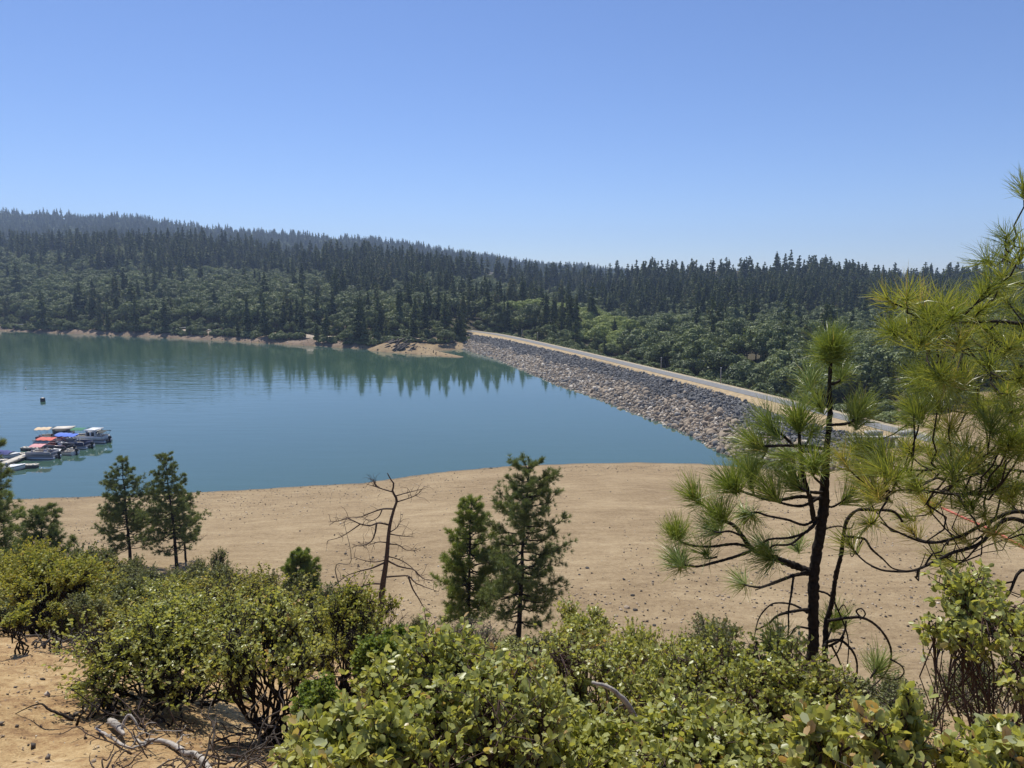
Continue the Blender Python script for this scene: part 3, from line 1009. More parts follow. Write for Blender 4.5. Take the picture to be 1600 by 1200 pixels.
def forest_points():
    X, Y = [], []
    for (y0, y1, dens) in ((134, 480, 1 / 42.0), (480, 1000, 1 / 46.0), (1000, 2050, 1 / 95.0)):
        n = int((y1 ** 2 - y0 ** 2) * 0.86 * dens)
        yy = np.sqrt(rng.uniform(y0 ** 2, y1 ** 2, n))
        ss = rng.uniform(-0.86, 0.86, n)
        X.append(ss * yy)
        Y.append(yy)
    X, Y = np.concatenate(X), np.concatenate(Y)
    z = height(X, Y)
    s = X / Y
    shoreY = np.interp(s, CS, CY[:, 9])
    benchY = np.interp(s, CS, CY[:, 11])
    keep = np.where(X < -14, (Y > shoreY + 6) & (z > 1.4), True)
    keep &= ~((X < -14) & (Y > benchY - 3.5) & (Y < benchY + 5.5) & (rng.uniform(size=len(X)) < 0.9))
    # thin out between road and water
    keep &= True
    # dam corridor
    dx = X[:, None] - CR[None, ::4, 0]
    dy = Y[:, None] - CR[None, ::4, 1]
    q = np.argmin(dx * dx + dy * dy, 1) * 4
    side = (X - CR[q, 0]) * NRM[q, 0] + (Y - CR[q, 1]) * NRM[q, 1]
    dist = np.hypot(X - CR[q, 0], Y - CR[q, 1])
    right = X >= -22
    keep &= ~(right & (side > -11) & (Y < 362))
    keep &= ~(dist < 7)
    d, t = seg_dist(X, Y, (-56, 316), (-22, 284.5))
    keep &= ~(d < 10)
    d, t = seg_dist(X, Y, (-50, 311), (-20, 315))
    keep &= ~(d < 6)
    keep &= ~((s > 0.5) & (Y < 134))
    # back sides of the ridges that nobody can see
    ridY = np.interp(s, CS, CY[:, 14])
    keep &= ~((Y > ridY + 55) & (Y < 1300))
    return X[keep], Y[keep], z[keep], s[keep], side[keep]


FX, FY, FZ, FS, FSIDE = forest_points()
n = len(FX)
ridY = np.interp(FS, CS, CY[:, 14])
shoY = np.interp(FS, CS, CY[:, 11])
el = np.clip((FY - shoY) / (ridY - shoY), 0, 1.3)
nz = 0.6 * vnoise(FX, FY, 0.022, 51) + 0.5 * vnoise(FX, FY, 0.06, 52)
nz = nz + 0.55 * vnoise(FX, FY, 0.009, 53)
pc = 0.07 + 0.50 * np.clip(el - 0.3, 0, 1) + 0.75 * nz
pc = np.where((FY < shoY + 30) & (FX < -5), 0.42 + 0.4 * nz, pc)
pc = np.where((FY > 560) & (FX < 30) & (el > 0.55), pc + 0.14, pc)
pc = np.where(FY > 1000, 0.45 + 0.5 * nz, pc)
pu, pv = project(FX, FY, FZ)
lowY = np.interp(FS, CS, CY[:, 12])
knoll = ((pu > 785) & (pu < 1085) & (FY > lowY - 78) & (FY < lowY + 25) & (FY > 290) & ~((pu < 900) & (FY < 362)))
pc = np.where(knoll, 0.04, pc)
stand = ((pu > 755) & (pu < 900) & (FY < 362) & ~knoll)
pc = np.where(stand, 0.75, pc)
pc = np.where((pu > 700) & (pu < 745) & (FY < 370), 0.9, pc)
pc = np.where((pu > 950) & (FY < 300), 0.12, pc)
pc = np.where((pu > 970) & (FY > 420), pc + 0.30, pc)
pc = np.where((pu > 1400) & (FY < 300), 0.45, pc)
is_con = rng.uniform(size=n) < pc
hs = np.where(is_con, rng.normal(0.97, 0.24, n), rng.normal(1.0, 0.2, n))
hs = np.clip(hs, 0.5, 1.28)
hs = np.where(is_con & (FY < 420), hs * 0.72, hs)
hs = np.where(is_con & (FY >= 420) & (FY < 620), hs * 0.85, hs)
hs = np.where(is_con & (el > 0.85) & (FY < 1000), hs * 1.12, hs)
hs = np.where(~is_con, hs * 1.25, hs)
hs = np.where((~is_con) & (FY < shoY + 12) & (FX < 0), hs * 0.6, hs)
hs = np.where((~is_con) & knoll, hs * 0.85, hs)
hs = np.where(pc * 0 + (FSIDE < 0) * (FSIDE > -26) * (FY < 330) * (FX > -10) > 0, hs * np.where(stand, 0.8, 0.62), hs)
kind_i = np.where(is_con, rng.integers(0, len(CON), n), rng.integers(0, NOAK, n))
kind_i = np.where(~is_con & knoll, NOAK + rng.integers(0, 3, n), kind_i)
rotz = rng.uniform(0, 6.28, n)

# which trees show: walk from near to far with a skyline per picture column
hgt = np.where(is_con, 22 * hs, 9 * hs)
topu, topv = project(FX, FY, FZ + hgt)
wpx = np.where(is_con, 3.5, 7) * hs * FPX / FY
sky_v = np.full(1800, 2000.0)
vis = np.zeros(n)
for j in np.argsort(FY):
    c0, c1 = int(topu[j] - wpx[j] / 2) + 100, int(topu[j] + wpx[j] / 2) + 101
    if c1 <= 100 or c0 >= 1700: continue
    c0, c1 = max(c0, 0), min(c1, 1800)
    seg = sky_v[c0:c1]
    vis[j] = max(0.0, min(np.median(seg), pv[j]) - topv[j]) * wpx[j]
    sky_v[c0:c1] = np.minimum(seg, topv[j] + 0.25 * (pv[j] - topv[j]))
PICK = {}
for flag in (True, False):
    idx = np.where(is_con == flag)[0]
    PICK[flag] = set(idx[np.argsort(-vis[idx])][:300].tolist())


def where_label(j, con):
    u, y = pu[j], FY[j]
    size = ("tall" if hs[j] > 1.02 else "short" if hs[j] < 0.74 else "mid-sized") if con else ("broad" if hs[j] > 1.05 else "small" if hs[j] < 0.72 else "round")
    kind_ = "dark conifer" if con else "rounded oak"
    if u > 745 and FSIDE[j] > -45 and y < 372:
        place = "in the stand just behind the dam's left end" if u < 900 else "just beyond the middle of the dam road" if u < 1110 else "in the hollow beyond the dam road's right half"
    elif knoll[j]:
        place = "on the bright green knoll behind the dam"
    elif y < shoY[j] - 2 and u < 745:
        place = ("on the lake bank below the road at far left" if u < 200 else "on the lake bank left of the middle of the far shore" if u < 420 else "on the lake bank just left of the sand spit" if u < 640 else "on the bank between sand spit and dam")
    elif y < 470 and u < 760:
        place = "on the low slope behind the lakeside road, " + ("far left" if u < 180 else "left of centre" if u < 400 else "above the rocky point" if u < 600 else "above the sand spit")
    elif y < 1000:
        if u < 965:
            place = ("high on" if el[j] > 0.7 else "halfway up") + " the near ridge, " + ("far left" if u < 250 else "centre left" if u < 520 else "above the sand spit" if u < 740 else "above the dam's left end")
        else:
            place = ("on the crest of" if el[j] > 0.8 else "high on" if el[j] > 0.5 else "low on") + " the right-hand hill, " + ("left part" if u < 1130 else "middle part" if u < 1320 else "right part")
    else:
        place = "on the hazy far ridge"
    return f"{size} {kind_} {place}", f"{'conifers' if con else 'oaks'} {place}"


ind_mask = np.zeros(n, bool)
done = {}
for con, src, nm in ((True, CON, "conifer"), (False, OAK, "oak_tree")):
    for j in sorted(PICK[con]):
        ind_mask[j] = True
        lab, grp = where_label(j, con)
        root = empty(nm, (FX[j], FY[j], FZ[j] - 0.3), rotz[j], lab, "tree", grp)
        root.scale = (hs[j] * rng.uniform(0.85, 1.1),) * 2 + (hs[j],)
        for part in src[kind_i[j]]:
            c = part.copy()
            scene.collection.objects.link(c)
            c.parent = root

# the rest of the forest: one mass, instanced by geometry nodes
con_col = bpy.data.collections.new("conifer_sources")
oak_col = bpy.data.collections.new("oak_sources")
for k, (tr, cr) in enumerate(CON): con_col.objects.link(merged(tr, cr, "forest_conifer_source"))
for k, (tr, cr) in enumerate(OAK): oak_col.objects.link(merged(tr, cr, "forest_oak_source"))


def forest_mass(name, mask, coll, label):
    idx = np.where(mask)[0]
    me_ = bpy.data.meshes.new(name)
    me_.vertices.add(len(idx))
    co = np.stack([FX[idx], FY[idx], FZ[idx] - 0.3], -1)
    me_.vertices.foreach_set('co', co.astype(np.float32).ravel())
    for nm_, ty, arr in (('pick', 'INT', kind_i[idx].astype(np.int32)), ('size', 'FLOAT', hs[idx].astype(np.float32)), ('spin', 'FLOAT', rotz[idx].astype(np.float32))):
        at_ = me_.attributes.new(nm_, ty, 'POINT')
        at_.data.foreach_set('value', arr)
    o_ = bpy.data.objects.new(name, me_)
    scene.collection.objects.link(o_)
    ng = bpy.data.node_groups.new(name, 'GeometryNodeTree')
    ng.interface.new_socket('Geometry', in_out='INPUT', socket_type='NodeSocketGeometry')
    ng.interface.new_socket('Geometry', in_out='OUTPUT', socket_type='NodeSocketGeometry')
    N = ng.nodes
    gi, go = N.new('NodeGroupInput'), N.new('NodeGroupOutput')
    m2p = N.new('GeometryNodeMeshToPoints')
    ip = N.new('GeometryNodeInstanceOnPoints')
    ci = N.new('GeometryNodeCollectionInfo')
    ci.inputs['Collection'].default_value = coll
    ci.inputs['Separate Children'].default_value = True
    ci.inputs['Reset Children'].default_value = True
    ip.inputs['Pick Instance'].default_value = True

    def na(nm_, ty):
        q = N.new('GeometryNodeInputNamedAttribute')
        q.data_type = ty
        q.inputs['Name'].default_value = nm_
        return [x for x in q.outputs if x.enabled and x.name == 'Attribute'][0]
    cx = N.new('ShaderNodeCombineXYZ')
    ng.links.new(na('spin', 'FLOAT'), cx.inputs[2])
    ng.links.new(gi.outputs[0], m2p.inputs[0])
    ng.links.new(m2p.outputs[0], ip.inputs['Points'])
    ng.links.new(ci.outputs[0], ip.inputs['Instance'])
    ng.links.new(na('pick', 'INT'), ip.inputs['Instance Index'])
    ng.links.new(cx.outputs[0], ip.inputs['Rotation'])
    ng.links.new(na('size', 'FLOAT'), ip.inputs['Scale'])
    ng.links.new(ip.outputs[0], go.inputs[0])
    md = o_.modifiers.new('instances', 'NODES')
    md.node_group = ng
    return tag(o_, label, "forest", kind='stuff')


# shrubs along the far bank, round the spit and along the dam's downstream edge
SX, SY = [], []
m_ = 900
s_ = rng.uniform(-0.75, -0.03, m_)
sh_ = np.interp(s_, CS, CY[:, 9]); be_ = np.interp(s_, CS, CY[:, 11])
y_ = sh_ + 4.5 + (be_ - sh_ + 10) * rng.uniform(0, 1, m_) ** 0.9
y_ = np.where(np.abs(y_ - be_ - 1.5) < 3.2, y_ - 6.5, y_)
x_ = s_ * y_
k_ = (0.6 * vnoise(x_, y_, 0.06, 71) + 0.5 * vnoise(x_, y_, 0.2, 72) + 0.35 * (y_ > sh_ + 12) > -0.28)
d1, _t = seg_dist(x_, y_, (-56, 316), (-22, 284.5)); d2, _t = seg_dist(x_, y_, (-50, 313), (-17, 317))
k_ &= (d1 > 7) & (d2 > 6)
SX.append(x_[k_]); SY.append(y_[k_])
q = rng.integers(2, NS - 8, 330)
off = rng.uniform(7.0, 22, 330)
SX.append(CR[q, 0] - NRM[q, 0] * off); SY.append(CR[q, 1] - NRM[q, 1] * off)
SX, SY = np.concatenate(SX), np.concatenate(SY)
SZ = height(SX, SY)
dq = np.hypot(SX[:, None] - CR[None, :, 0], SY[:, None] - CR[None, :, 1])
qq = np.argmin(dq, 1)
sd = (SX - CR[qq, 0]) * NRM[qq, 0] + (SY - CR[qq, 1]) * NRM[qq, 1]
onface = (sd < -4) & (sd > -26) & (SX > -18) & (dq.min(1) < 27)
SZ = np.where(onface, np.maximum(SZ, 4.3 + (sd + 5) * 0.395), SZ)
ok = ~((sd > -6.5) & (dq.min(1) < 12)) & (SZ > 0.5 - 20 * onface)
SX, SY, SZ, onface = SX[ok], SY[ok], SZ[ok], onface[ok]
su, sv = project(SX, SY, SZ)
sel_ = rng.permutation(len(SX))[:760]
big_ = np.argsort(SY[sel_])
shrub_ind = sel_[big_[:300]]
for j in shrub_ind:
    u_ = su[j]
    if onface[j]: pl = "beside the dam road's far edge, " + ("left end" if u_ < 900 else "middle" if u_ < 1120 else "right half")
    else: pl = "on the far bank " + ("at far left" if u_ < 200 else "left of its middle" if u_ < 400 else "right of its middle" if u_ < 560 else "around the rocky point" if u_ < 660 else "between spit and dam")
    sz_ = rng.uniform(0.6, 1.25)
    root = empty("waterside_shrub", (SX[j], SY[j], SZ[j] - 0.25), rng.uniform(0, 6.28), f"{'broad' if sz_ > 0.92 else 'small'} rounded shrub {pl}", "shrub", f"shrubs {pl}")
    root.scale = (sz_, sz_, sz_ * rng.uniform(0.7, 1.0))
    for part in SHR[rng.integers(0, 3)]:
        c_ = part.copy(); scene.collection.objects.link(c_); c_.parent = root
rest_ = np.array([j for j in sel_[big_[300:]]], int)
print("shrubs", len(shrub_ind), len(rest_))
# understorey between the trees
ux = np.sqrt(rng.uniform(136 ** 2, 620 ** 2, 5600)); us_ = rng.uniform(-0.8, 0.8, 5600)
uX, uY = us_ * ux, ux
bq = np.interp(us_, CS, CY[:, 11])
dq = np.hypot(uX[:, None] - CR[None, ::4, 0], uY[:, None] - CR[None, ::4, 1])
qq = np.argmin(dq, 1) * 4
sd = (uX - CR[qq, 0]) * NRM[qq, 0] + (uY - CR[qq, 1]) * NRM[qq, 1]
ok = np.where(uX < -18, uY > bq + 6, (sd < -27)) & (dq.min(1) > 14) & ~((us_ > 0.5) & (uY < 136))
uX, uY = uX[ok], uY[ok]
uX = np.concatenate([uX, SX[rest_]]); uY = np.concatenate([uY, SY[rest_]])
uZ = np.concatenate([height(uX[:ok.sum()], uY[:ok.sum()]), SZ[rest_]])
keepF = (FX, FY, FZ, hs, kind_i, rotz)
FX, FY, FZ = uX, uY, uZ
hs = rng.uniform(0.6, 1.3, len(uX)); kind_i = rng.integers(0, 3, len(uX)); rotz = rng.uniform(0, 6.28, len(uX))
shr_col = bpy.data.collections.new("shrub_sources")
for k, (tr, cr) in enumerate(SHR): shr_col.objects.link(merged(tr, cr, "forest_shrub_source"))
forest_mass("forest_understorey", np.ones(len(uX), bool), shr_col, "low understorey brush filling the ground between the far trees")
bpy.data.objects["forest_understorey"]['label'] = "low understorey brush filling the ground between the far trees"
FX, FY, FZ, hs, kind_i, rotz = keepF
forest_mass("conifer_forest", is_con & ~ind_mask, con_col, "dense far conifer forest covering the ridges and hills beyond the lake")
forest_mass("oak_woodland", ~is_con & ~ind_mask, oak_col, "far oak woodland filling the slopes between the conifers")
print("forest trees", n, "individual", int(ind_mask.sum()))
# ---------------------------------------------------------------- shrubs
LEAF_V = np.array([(0, 0, 0), (0.28, 0.27, 0.05), (0.72, 0.30, 0.06), (1.0, 0, -0.03), (0.72, -0.30, 0.06), (0.28, -0.27, 0.05)])
LEAF_F = np.array([(0, 3, 2, 1), (0, 5, 4, 3)])


def shrub_mesh(seed, rx, rz, zc, leaf=0.04, tips=420, per=13, stems=7, leafmat=None, barkmat=None, lobes=9, low=0.0, twig_r=0.004, bare=0.05, stem_r=0.022, yellow=0.0):
    """shrub with its foot at the origin: crooked stems that fork into twigs, each twig ending in a whorl of leaves"""
    r = np.random.default_rng(seed)
    cen = []
    lobes = int(lobes * 1.35)
    for k in range(lobes):
        az = r.uniform(0, 6.28)
        q = math.sqrt(r.uniform(0.02, 1.15))
        cen.append((rx * 0.72 * q * math.cos(az), rx * 0.76 * q * math.sin(az), zc + rz * (0.5 * (1 - q * q) + r.normal() * 0.30), rx * r.uniform(0.17, 0.33)))
    cen = np.array(cen)
    st, tw = Acc(), Acc()
    foot = [np.array((r.normal() * 0.07 * rx, r.normal() * 0.07 * rx, -0.15)) for _ in range(stems)]
    hubs = []
    for k in range(lobes):
        f = foot[k % stems]
        c = cen[k, :3] - np.array((0, 0, cen[k, 3] * 0.4))
        P_ = curve(f, c, -0.06, 0.045, 9, r)
        st.tube(P_, np.linspace(stem_r * r.uniform(0.7, 1.3), stem_r * 0.35, 9), 6)
        hubs.append(P_)
    # secondary limbs
    subs = []
    for k in range(lobes):
        for m in range(7):
            d = unit(r.normal(size=3) + np.array((0, 0, 0.5)))
            e = cen[k, :3] + d * cen[k, 3] * r.uniform(0.3, 0.75) * np.array((1, 1, 0.8))
            s = hubs[k][r.integers(4, 9)]
            P_ = curve(s, e, -0.05, 0.05, 5, r)
            st.tube(P_, np.linspace(stem_r * 0.38, twig_r * 1.3, 5), 4)
            subs.append((k, P_))
    C, D, T, L = [], [], [], []
    for i in range(tips):
        k, P_ = subs[r.integers(0, len(subs))]
        c = cen[k]
        d = unit(r.normal(size=3) + np.array((0, 0, 0.35)))
        e = c[:3] + d * c[3] * r.uniform(0.5, 1.6) * np.array((1, 1, 0.85))
        if e[2] < low: e[2] = low + r.uniform(0, 0.15)
        s = P_[r.integers(1, 5)]
        Q = curve(s, e, -0.04, 0.05, 4, r)
        tw.tube(Q, np.linspace(twig_r, twig_r * 0.5, 4), 3, cap=False)
        if r.uniform() < bare: continue
        ax = unit(unit(Q[-1] - Q[-2]) * 0.7 + np.array((0, 0, 0.5)) + r.normal(size=3) * 0.2)
        m = max(4, int(per * r.uniform(0.6, 1.3)))
        t_ = r.uniform(-0.2, 1.0, m)
        pos = e - ax * (t_ * leaf * 3.2)[:, None]
        dd = unit(r.normal(size=(m, 3)) * 0.9 + ax * 0.55)
        C.append(pos); D.append(dd)
        whorl = r.normal(0, 0.10) + (0.32 if r.uniform() < 0.03 + yellow else 0)
        T.append(np.clip(0.5 + whorl + 0.12 * (1 - t_) + r.normal(0, 0.12, m) + (r.uniform(size=m) < 0.02) * 0.4, 0, 1))
        L.append(leaf * r.uniform(0.7, 1.25, m))
    C, D, T, L = np.concatenate(C), np.concatenate(D), np.concatenate(T), np.concatenate(L)
    lv = Acc()
    zn = unit(r.normal(size=D.shape) + np.array((0, 0, 0.55)))
    zn = unit(zn - D * np.sum(zn * D, 1)[:, None])
    lv.many(LEAF_V, None, LEAF_F, np.stack([D, np.cross(zn, D), zn], -1) * L[:, None, None], C, T)
    # fit the crown to the wanted width and height
    V_ = np.concatenate(lv.v)
    kz = (zc + rz) / np.percentile(V_[:, 2], 99.0)
    kr = rx / np.percentile(np.hypot(V_[:, 0], V_[:, 1]), 96)
    for ac in (st, tw, lv):
        ac.v = [v_ * np.array((kr, kr, kz)) for v_ in ac.v]
    return st, tw, lv


def make_shrub(name, seed, loc, rot, label, cat, leafmat, barkmat, group=None, **kw):
    st, tw, lv = shrub_mesh(seed, **kw)
    t_ = empty(name, loc, rot, label, cat, group)
    st.build("stems", barkmat, t_, True)
    tw.build("twigs", barkmat, t_)
    lv.build("leaves", leafmat, t_)
    return t_


def shrub_at(name, seed, u, vtop, vbot, wpx, Y, label, leafmat, barkmat=None, cat="shrub", group=None, leaf=0.04, **kw):
    """shrub whose crown spans wpx columns and vtop..vbot rows at depth Y; its foot stands on the ground"""
    top = aty(u, vtop, Y)
    dY = 0.42 * wpx / 2 * Y / FPX
    bot = aty(u, vbot, Y - dY)
    topf = aty(u, vtop, Y + dY)
    g = ground_z(top[0], Y)
    zb = max(bot[2] - g, 0.15)
    zt = max(topf[2] - g, zb + 0.25)
    rx = wpx / 2 * Y / FPX
    return make_shrub(name, seed, (top[0], Y, g), 0, label, cat, leafmat, barkmat or M_BARKR, group,
                      rx=rx, rz=(zt - zb) / 2, zc=(zb + zt) / 2, leaf=leaf, low=max(0.1, zb * 0.8), **kw)


# nearest shrubs, one by one
shrub_at("manzanita_bush", 1, 262, 915, 1090, 300, 6.6, "bushy yellow-green manzanita on a tangle of dark stems beside the bare orange slope", M_MANZ, M_BARK, leaf=0.034, tips=1150, per=11, stems=13, lobes=24, stem_r=0.019, yellow=0.0)
shrub_at("manzanita_bush", 2, 420, 935, 1085, 215, 6.0, "upright manzanita with bare forked dark stems, right of the tangled one", M_MANZ, M_BARK, leaf=0.034, tips=560, per=10, stems=6, lobes=15, stem_r=0.016)
shrub_at("manzanita_bush", 3, 690, 1000, 1260, 420, 2.7, "large round-leaved manzanita at the bottom edge, below the two slender pines", M_MANZ, M_BARKR, leaf=0.031, tips=1300, per=10, stems=7, lobes=24, stem_r=0.016, twig_r=0.003)
shrub_at("manzanita_bush", 4, 545, 1080, 1290, 230, 2.4, "low manzanita at the bottom edge, left of the large round-leaved one", M_MANZ, M_BARKR, leaf=0.036, tips=420, per=10, stems=4, lobes=9, stem_r=0.012, twig_r=0.003)
shrub_at("manzanita_bush", 5, 955, 978, 1200, 330, 4.6, "dense bright green manzanita around the bleached leaning stub", M_MANZ, M_BARKR, leaf=0.031, tips=1700, per=11, stems=7, lobes=26, stem_r=0.02, twig_r=0.0035)
shrub_at("manzanita_bush", 6, 1190, 985, 1230, 360, 4.4, "dense leafy manzanita below the young long-needled pine", M_MANZ, M_BARKR, leaf=0.031, tips=1700, per=11, stems=7, lobes=26, stem_r=0.02, twig_r=0.0035)
shrub_at("manzanita_bush", 7, 870, 1095, 1290, 330, 2.9, "leafy manzanita filling the bottom edge right of centre", M_MANZ, M_BARKR, leaf=0.031, tips=900, per=10, stems=5, lobes=16, stem_r=0.014, twig_r=0.003)
shrub_at("manzanita_bush", 8, 1120, 1105, 1300, 330, 2.7, "grey-green manzanita with upright leaves at the bottom edge below the young pine", M_MANZ, M_BARKR, leaf=0.031, tips=900, per=10, stems=5, lobes=16, stem_r=0.014, twig_r=0.003)
shrub_at("manzanita_bush", 9, 1340, 1085, 1290, 230, 2.0, "close manzanita with large pale leaves and some orange ones, bottom right", M_MANZ, M_BARKR, leaf=0.035, tips=230, per=11, stems=4, lobes=9, stem_r=0.010, twig_r=0.0028, yellow=0.06)
shrub_at("manzanita_bush", 10, 1425, 1062, 1200, 62, 2.0, "single upright sprig of large pale manzanita leaves at bottom right", M_MANZ, M_BARKR, leaf=0.042, tips=26, per=11, stems=1, lobes=2, stem_r=0.007, twig_r=0.0028)
shrub_at("manzanita_bush", 11, 1555, 1120, 1300, 200, 1.9, "close pale-leaved manzanita in the bottom right corner", M_MANZ, M_BARKR, leaf=0.035, tips=230, per=11, stems=4, lobes=8, stem_r=0.010, twig_r=0.0028, yellow=0.02)
shrub_at("manzanita_bush", 12, 1580, 890, 1085, 270, 3.2, "tall open manzanita rising at the right edge under the big pine", M_MANZ, M_BARKR, leaf=0.034, tips=430, per=11, stems=4, lobes=13, stem_r=0.008, twig_r=0.0032)
shrub_at("scrub_bush", 13, 1110, 962, 1080, 130, 12, "small-leaved grey-green bush behind the manzanitas at the beach edge", M_SCRUB, M_BARKG, leaf=0.035, tips=900, per=12, stems=8, lobes=14, stem_r=0.02)
shrub_at("scrub_bush", 14, 1400, 1050, 1150, 170, 7.0, "grey-green scrub behind the pale sprig at bottom right", M_SCRUB, M_BARKG, leaf=0.026, tips=900, per=12, stems=9, lobes=14, stem_r=0.012)
shrub_at("scrub_bush", 15, 1560, 1020, 1160, 180, 7.5, "open grey scrub on the slope at the right edge", M_SCRUB, M_BARKG, leaf=0.026, tips=700, per=10, stems=9, lobes=12, stem_r=0.014)
shrub_at("scrub_bush", 16, 1290, 1045, 1130, 150, 9, "low dull green scrub between the young pine and the bare beach", M_SCRUB, M_BARKG, leaf=0.03, tips=700, per=10, stems=7, lobes=11, stem_r=0.012)
shrub_at("broom_bush", 17, 600, 985, 1080, 110, 8.5, "small bright green feathery bush at the foot of the dead tree", M_BRIGHT, M_BARKG, leaf=0.04, tips=900, per=16, stems=8, lobes=12, stem_r=0.012)
shrub_at("broom_bush", 18, 500, 1055, 1150, 90, 5.0, "bright green feathery bush at the bottom, right of the upright manzanita", M_BRIGHT, M_BARKG, leaf=0.025, tips=700, per=16, stems=6, lobes=9, stem_r=0.008)
shrub_at("manzanita_bush", 29, 455, 1110, 1240, 130, 3.7, "low manzanita at the bottom edge under the upright forked one", M_MANZ, M_BARKR, leaf=0.034, tips=260, per=10, stems=4, lobes=7, stem_r=0.010)
shrub_at("manzanita_bush", 30, 350, 1050, 1110, 150, 7.6, "low manzanita between the tangled and the forked one, behind their stems", M_MANZ, M_BARK, leaf=0.034, tips=420, per=10, stems=5, lobes=9, stem_r=0.012)
shrub_at("manzanita_bush", 31, 180, 985, 1060, 90, 8.2, "small yellow-green manzanita at the left flank of the tangled one", M_MANZY, M_BARK, leaf=0.034, tips=380, per=10, stems=5, lobes=8, stem_r=0.012)
shrub_at("manzanita_bush", 19, 62, 868, 930, 160, 13, "wide yellow-green manzanita on a thick dark stem at the left edge", M_MANZY, M_BARK, leaf=0.05, tips=900, per=11, stems=5, lobes=16, stem_r=0.04)
shrub_at("manzanita_bush", 20, 30, 955, 985, 60, 8.6, "tiny sprig of manzanita on a crooked stem on the bare slope at far left", M_MANZY, M_BARK, leaf=0.035, tips=70, per=10, stems=2, lobes=4, stem_r=0.012)
shrub_at("manzanita_bush", 21, 80, 938, 975, 42, 9.4, "small thin manzanita standing in the litter on the left slope", M_MANZY, M_BARK, leaf=0.035, tips=60, per=10, stems=3, lobes=4, stem_r=0.010)
shrub_at("scrub_bush", 22, 130, 925, 975, 70, 11, "low scrub in the litter, right of the thin small manzanita", M_SCRUB, M_BARKG, leaf=0.03, tips=350, per=10, stems=6, lobes=8, stem_r=0.012)
shrub_at("manzanita_bush", 23, 320, 900, 985, 330, 10.5, "yellowish manzanita thicket crown behind the big left manzanita", M_MANZY, M_BARK, leaf=0.04, tips=1050, per=11, stems=9, lobes=24, stem_r=0.03)
shrub_at("manzanita_bush", 24, 540, 912, 1040, 200, 9.5, "half-bare manzanita with dead grey twigs left of the dead tree", M_MANZY, M_BARK, leaf=0.04, tips=900, per=9, stems=9, lobes=16, stem_r=0.018, bare=0.35)
shrub_at("scrub_bush", 25, 730, 965, 1040, 130, 18, "bare grey twiggy bush at the foot of the slender pines", M_SCRUB, M_BARKG, leaf=0.05, tips=700, per=6, stems=10, lobes=12, stem_r=0.02, bare=0.75)
shrub_at("manzanita_bush", 26, 805, 985, 1040, 60, 22, "small upright bush between the two slender pines", M_SCRUB, M_BARK, leaf=0.06, tips=420, per=10, stems=5, lobes=8, stem_r=0.03)
shrub_at("manzanita_bush", 27, 905, 945, 1010, 110, 11, "manzanita right of the taller slender pine, with a dead curled branch", M_MANZ, M_BARK, leaf=0.045, tips=500, per=10, stems=5, lobes=10, stem_r=0.02)
shrub_at("scrub_bush", 28, 640, 1010, 1060, 130, 13, "low scrub behind the bright green bush near the dead tree", M_SCRUB, M_BARKG, leaf=0.04, tips=500, per=9, stems=7, lobes=10, stem_r=0.015, bare=0.2)

# the thicket on the lower left slope: four kinds of bush, copied with their own places and labels
TH = []
for k, (mat, bare_, nm, hh) in enumerate([(M_MANZY, 0.05, "manzanita_bush", 1.0), (M_MANZ, 0.05, "manzanita_bush", 1.0), (M_SCRUB, 0.12, "scrub_bush", 0.9), (M_MANZY, 0.1, "manzanita_bush", 0.8)]):
    TH.append(make_shrub(nm, 60 + k, (0, 0, 0), 0, "x", "shrub", mat, M_BARK, rx=1.6, rz=0.75, zc=1.25, leaf=0.075, tips=1100, per=10, stems=7, lobes=17, stem_r=0.035, twig_r=0.008, low=0.25))
spots = [  # u, v of the crown top, depth, half width in px, kind
    (18, 858, 24, 50, 0), (60, 872, 20, 60, 3), (110, 850, 27, 55, 2), (20, 900, 16, 60, 3), (128, 884, 20, 60, 0), (170, 895, 17, 55, 2), (95, 905, 15, 60, 0),
    (165, 860, 36, 45, 2), (225, 880, 30, 55, 2), (250, 905, 22, 60, 0), (205, 912, 17, 60, 1), (310, 880, 33, 50, 2), (345, 888, 28, 50, 2), (300, 905, 22, 60, 3), (375, 905, 24, 50, 0),
    (410, 893, 30, 28, 2), (395, 925, 17, 60, 1), (440, 930, 19, 50, 2), (355, 930, 15, 60, 0), (505, 915, 20, 60, 2), (470, 905, 26, 40, 2), (555, 930, 19, 50, 3), (500, 950, 13, 60, 1),
    (600, 985, 16, 40, 2), (150, 935, 13, 55, 3), (265, 935, 13, 60, 1), (700, 1000, 15, 50, 2), (790, 1010, 16, 50, 1), (870, 985, 14, 50, 2), (1020, 975, 9.5, 70, 1), (1235, 1010, 8, 60, 2),
    (5, 925, 13.5, 40, 2), (190, 870, 42, 35, 2), (1700, 1010, 9, 60, 1), (1780, 980, 12, 60, 0), (1660, 960, 17, 50, 2), (1880, 1000, 10, 60, 2), (-90, 900, 14, 60, 0), (-140, 870, 20, 60, 2), (-60, 850, 28, 50, 1), (45, 842, 33, 45, 0), (640, 965, 24, 26, 2), (330, 862, 46, 30, 2)]
words_ = {0: "yellow-green bush", 1: "fresh green bush", 2: "dull grey-green bush", 3: "low yellowish bush"}


def place_words(u, Y, k):
    if u > 1600: p = "slope under the big edge pine"
    elif u < 0: p = "slope beyond the left edge"
    elif u < 70: p = "left edge"
    elif u < 190: p = "left slope before the left pines"
    elif u < 300: p = "slope under the pair of left pines"
    elif u < 460: p = "slope right of the left pines"
    elif u < 620: p = "slope left of the dead tree"
    elif u < 830: p = "slope below the slender pines"
    else: p = "slope right of the slender pines"
    d = "front row" if Y < 15 else "middle row" if Y < 23 else "back row" if Y < 32 else "beach row"
    return p, d


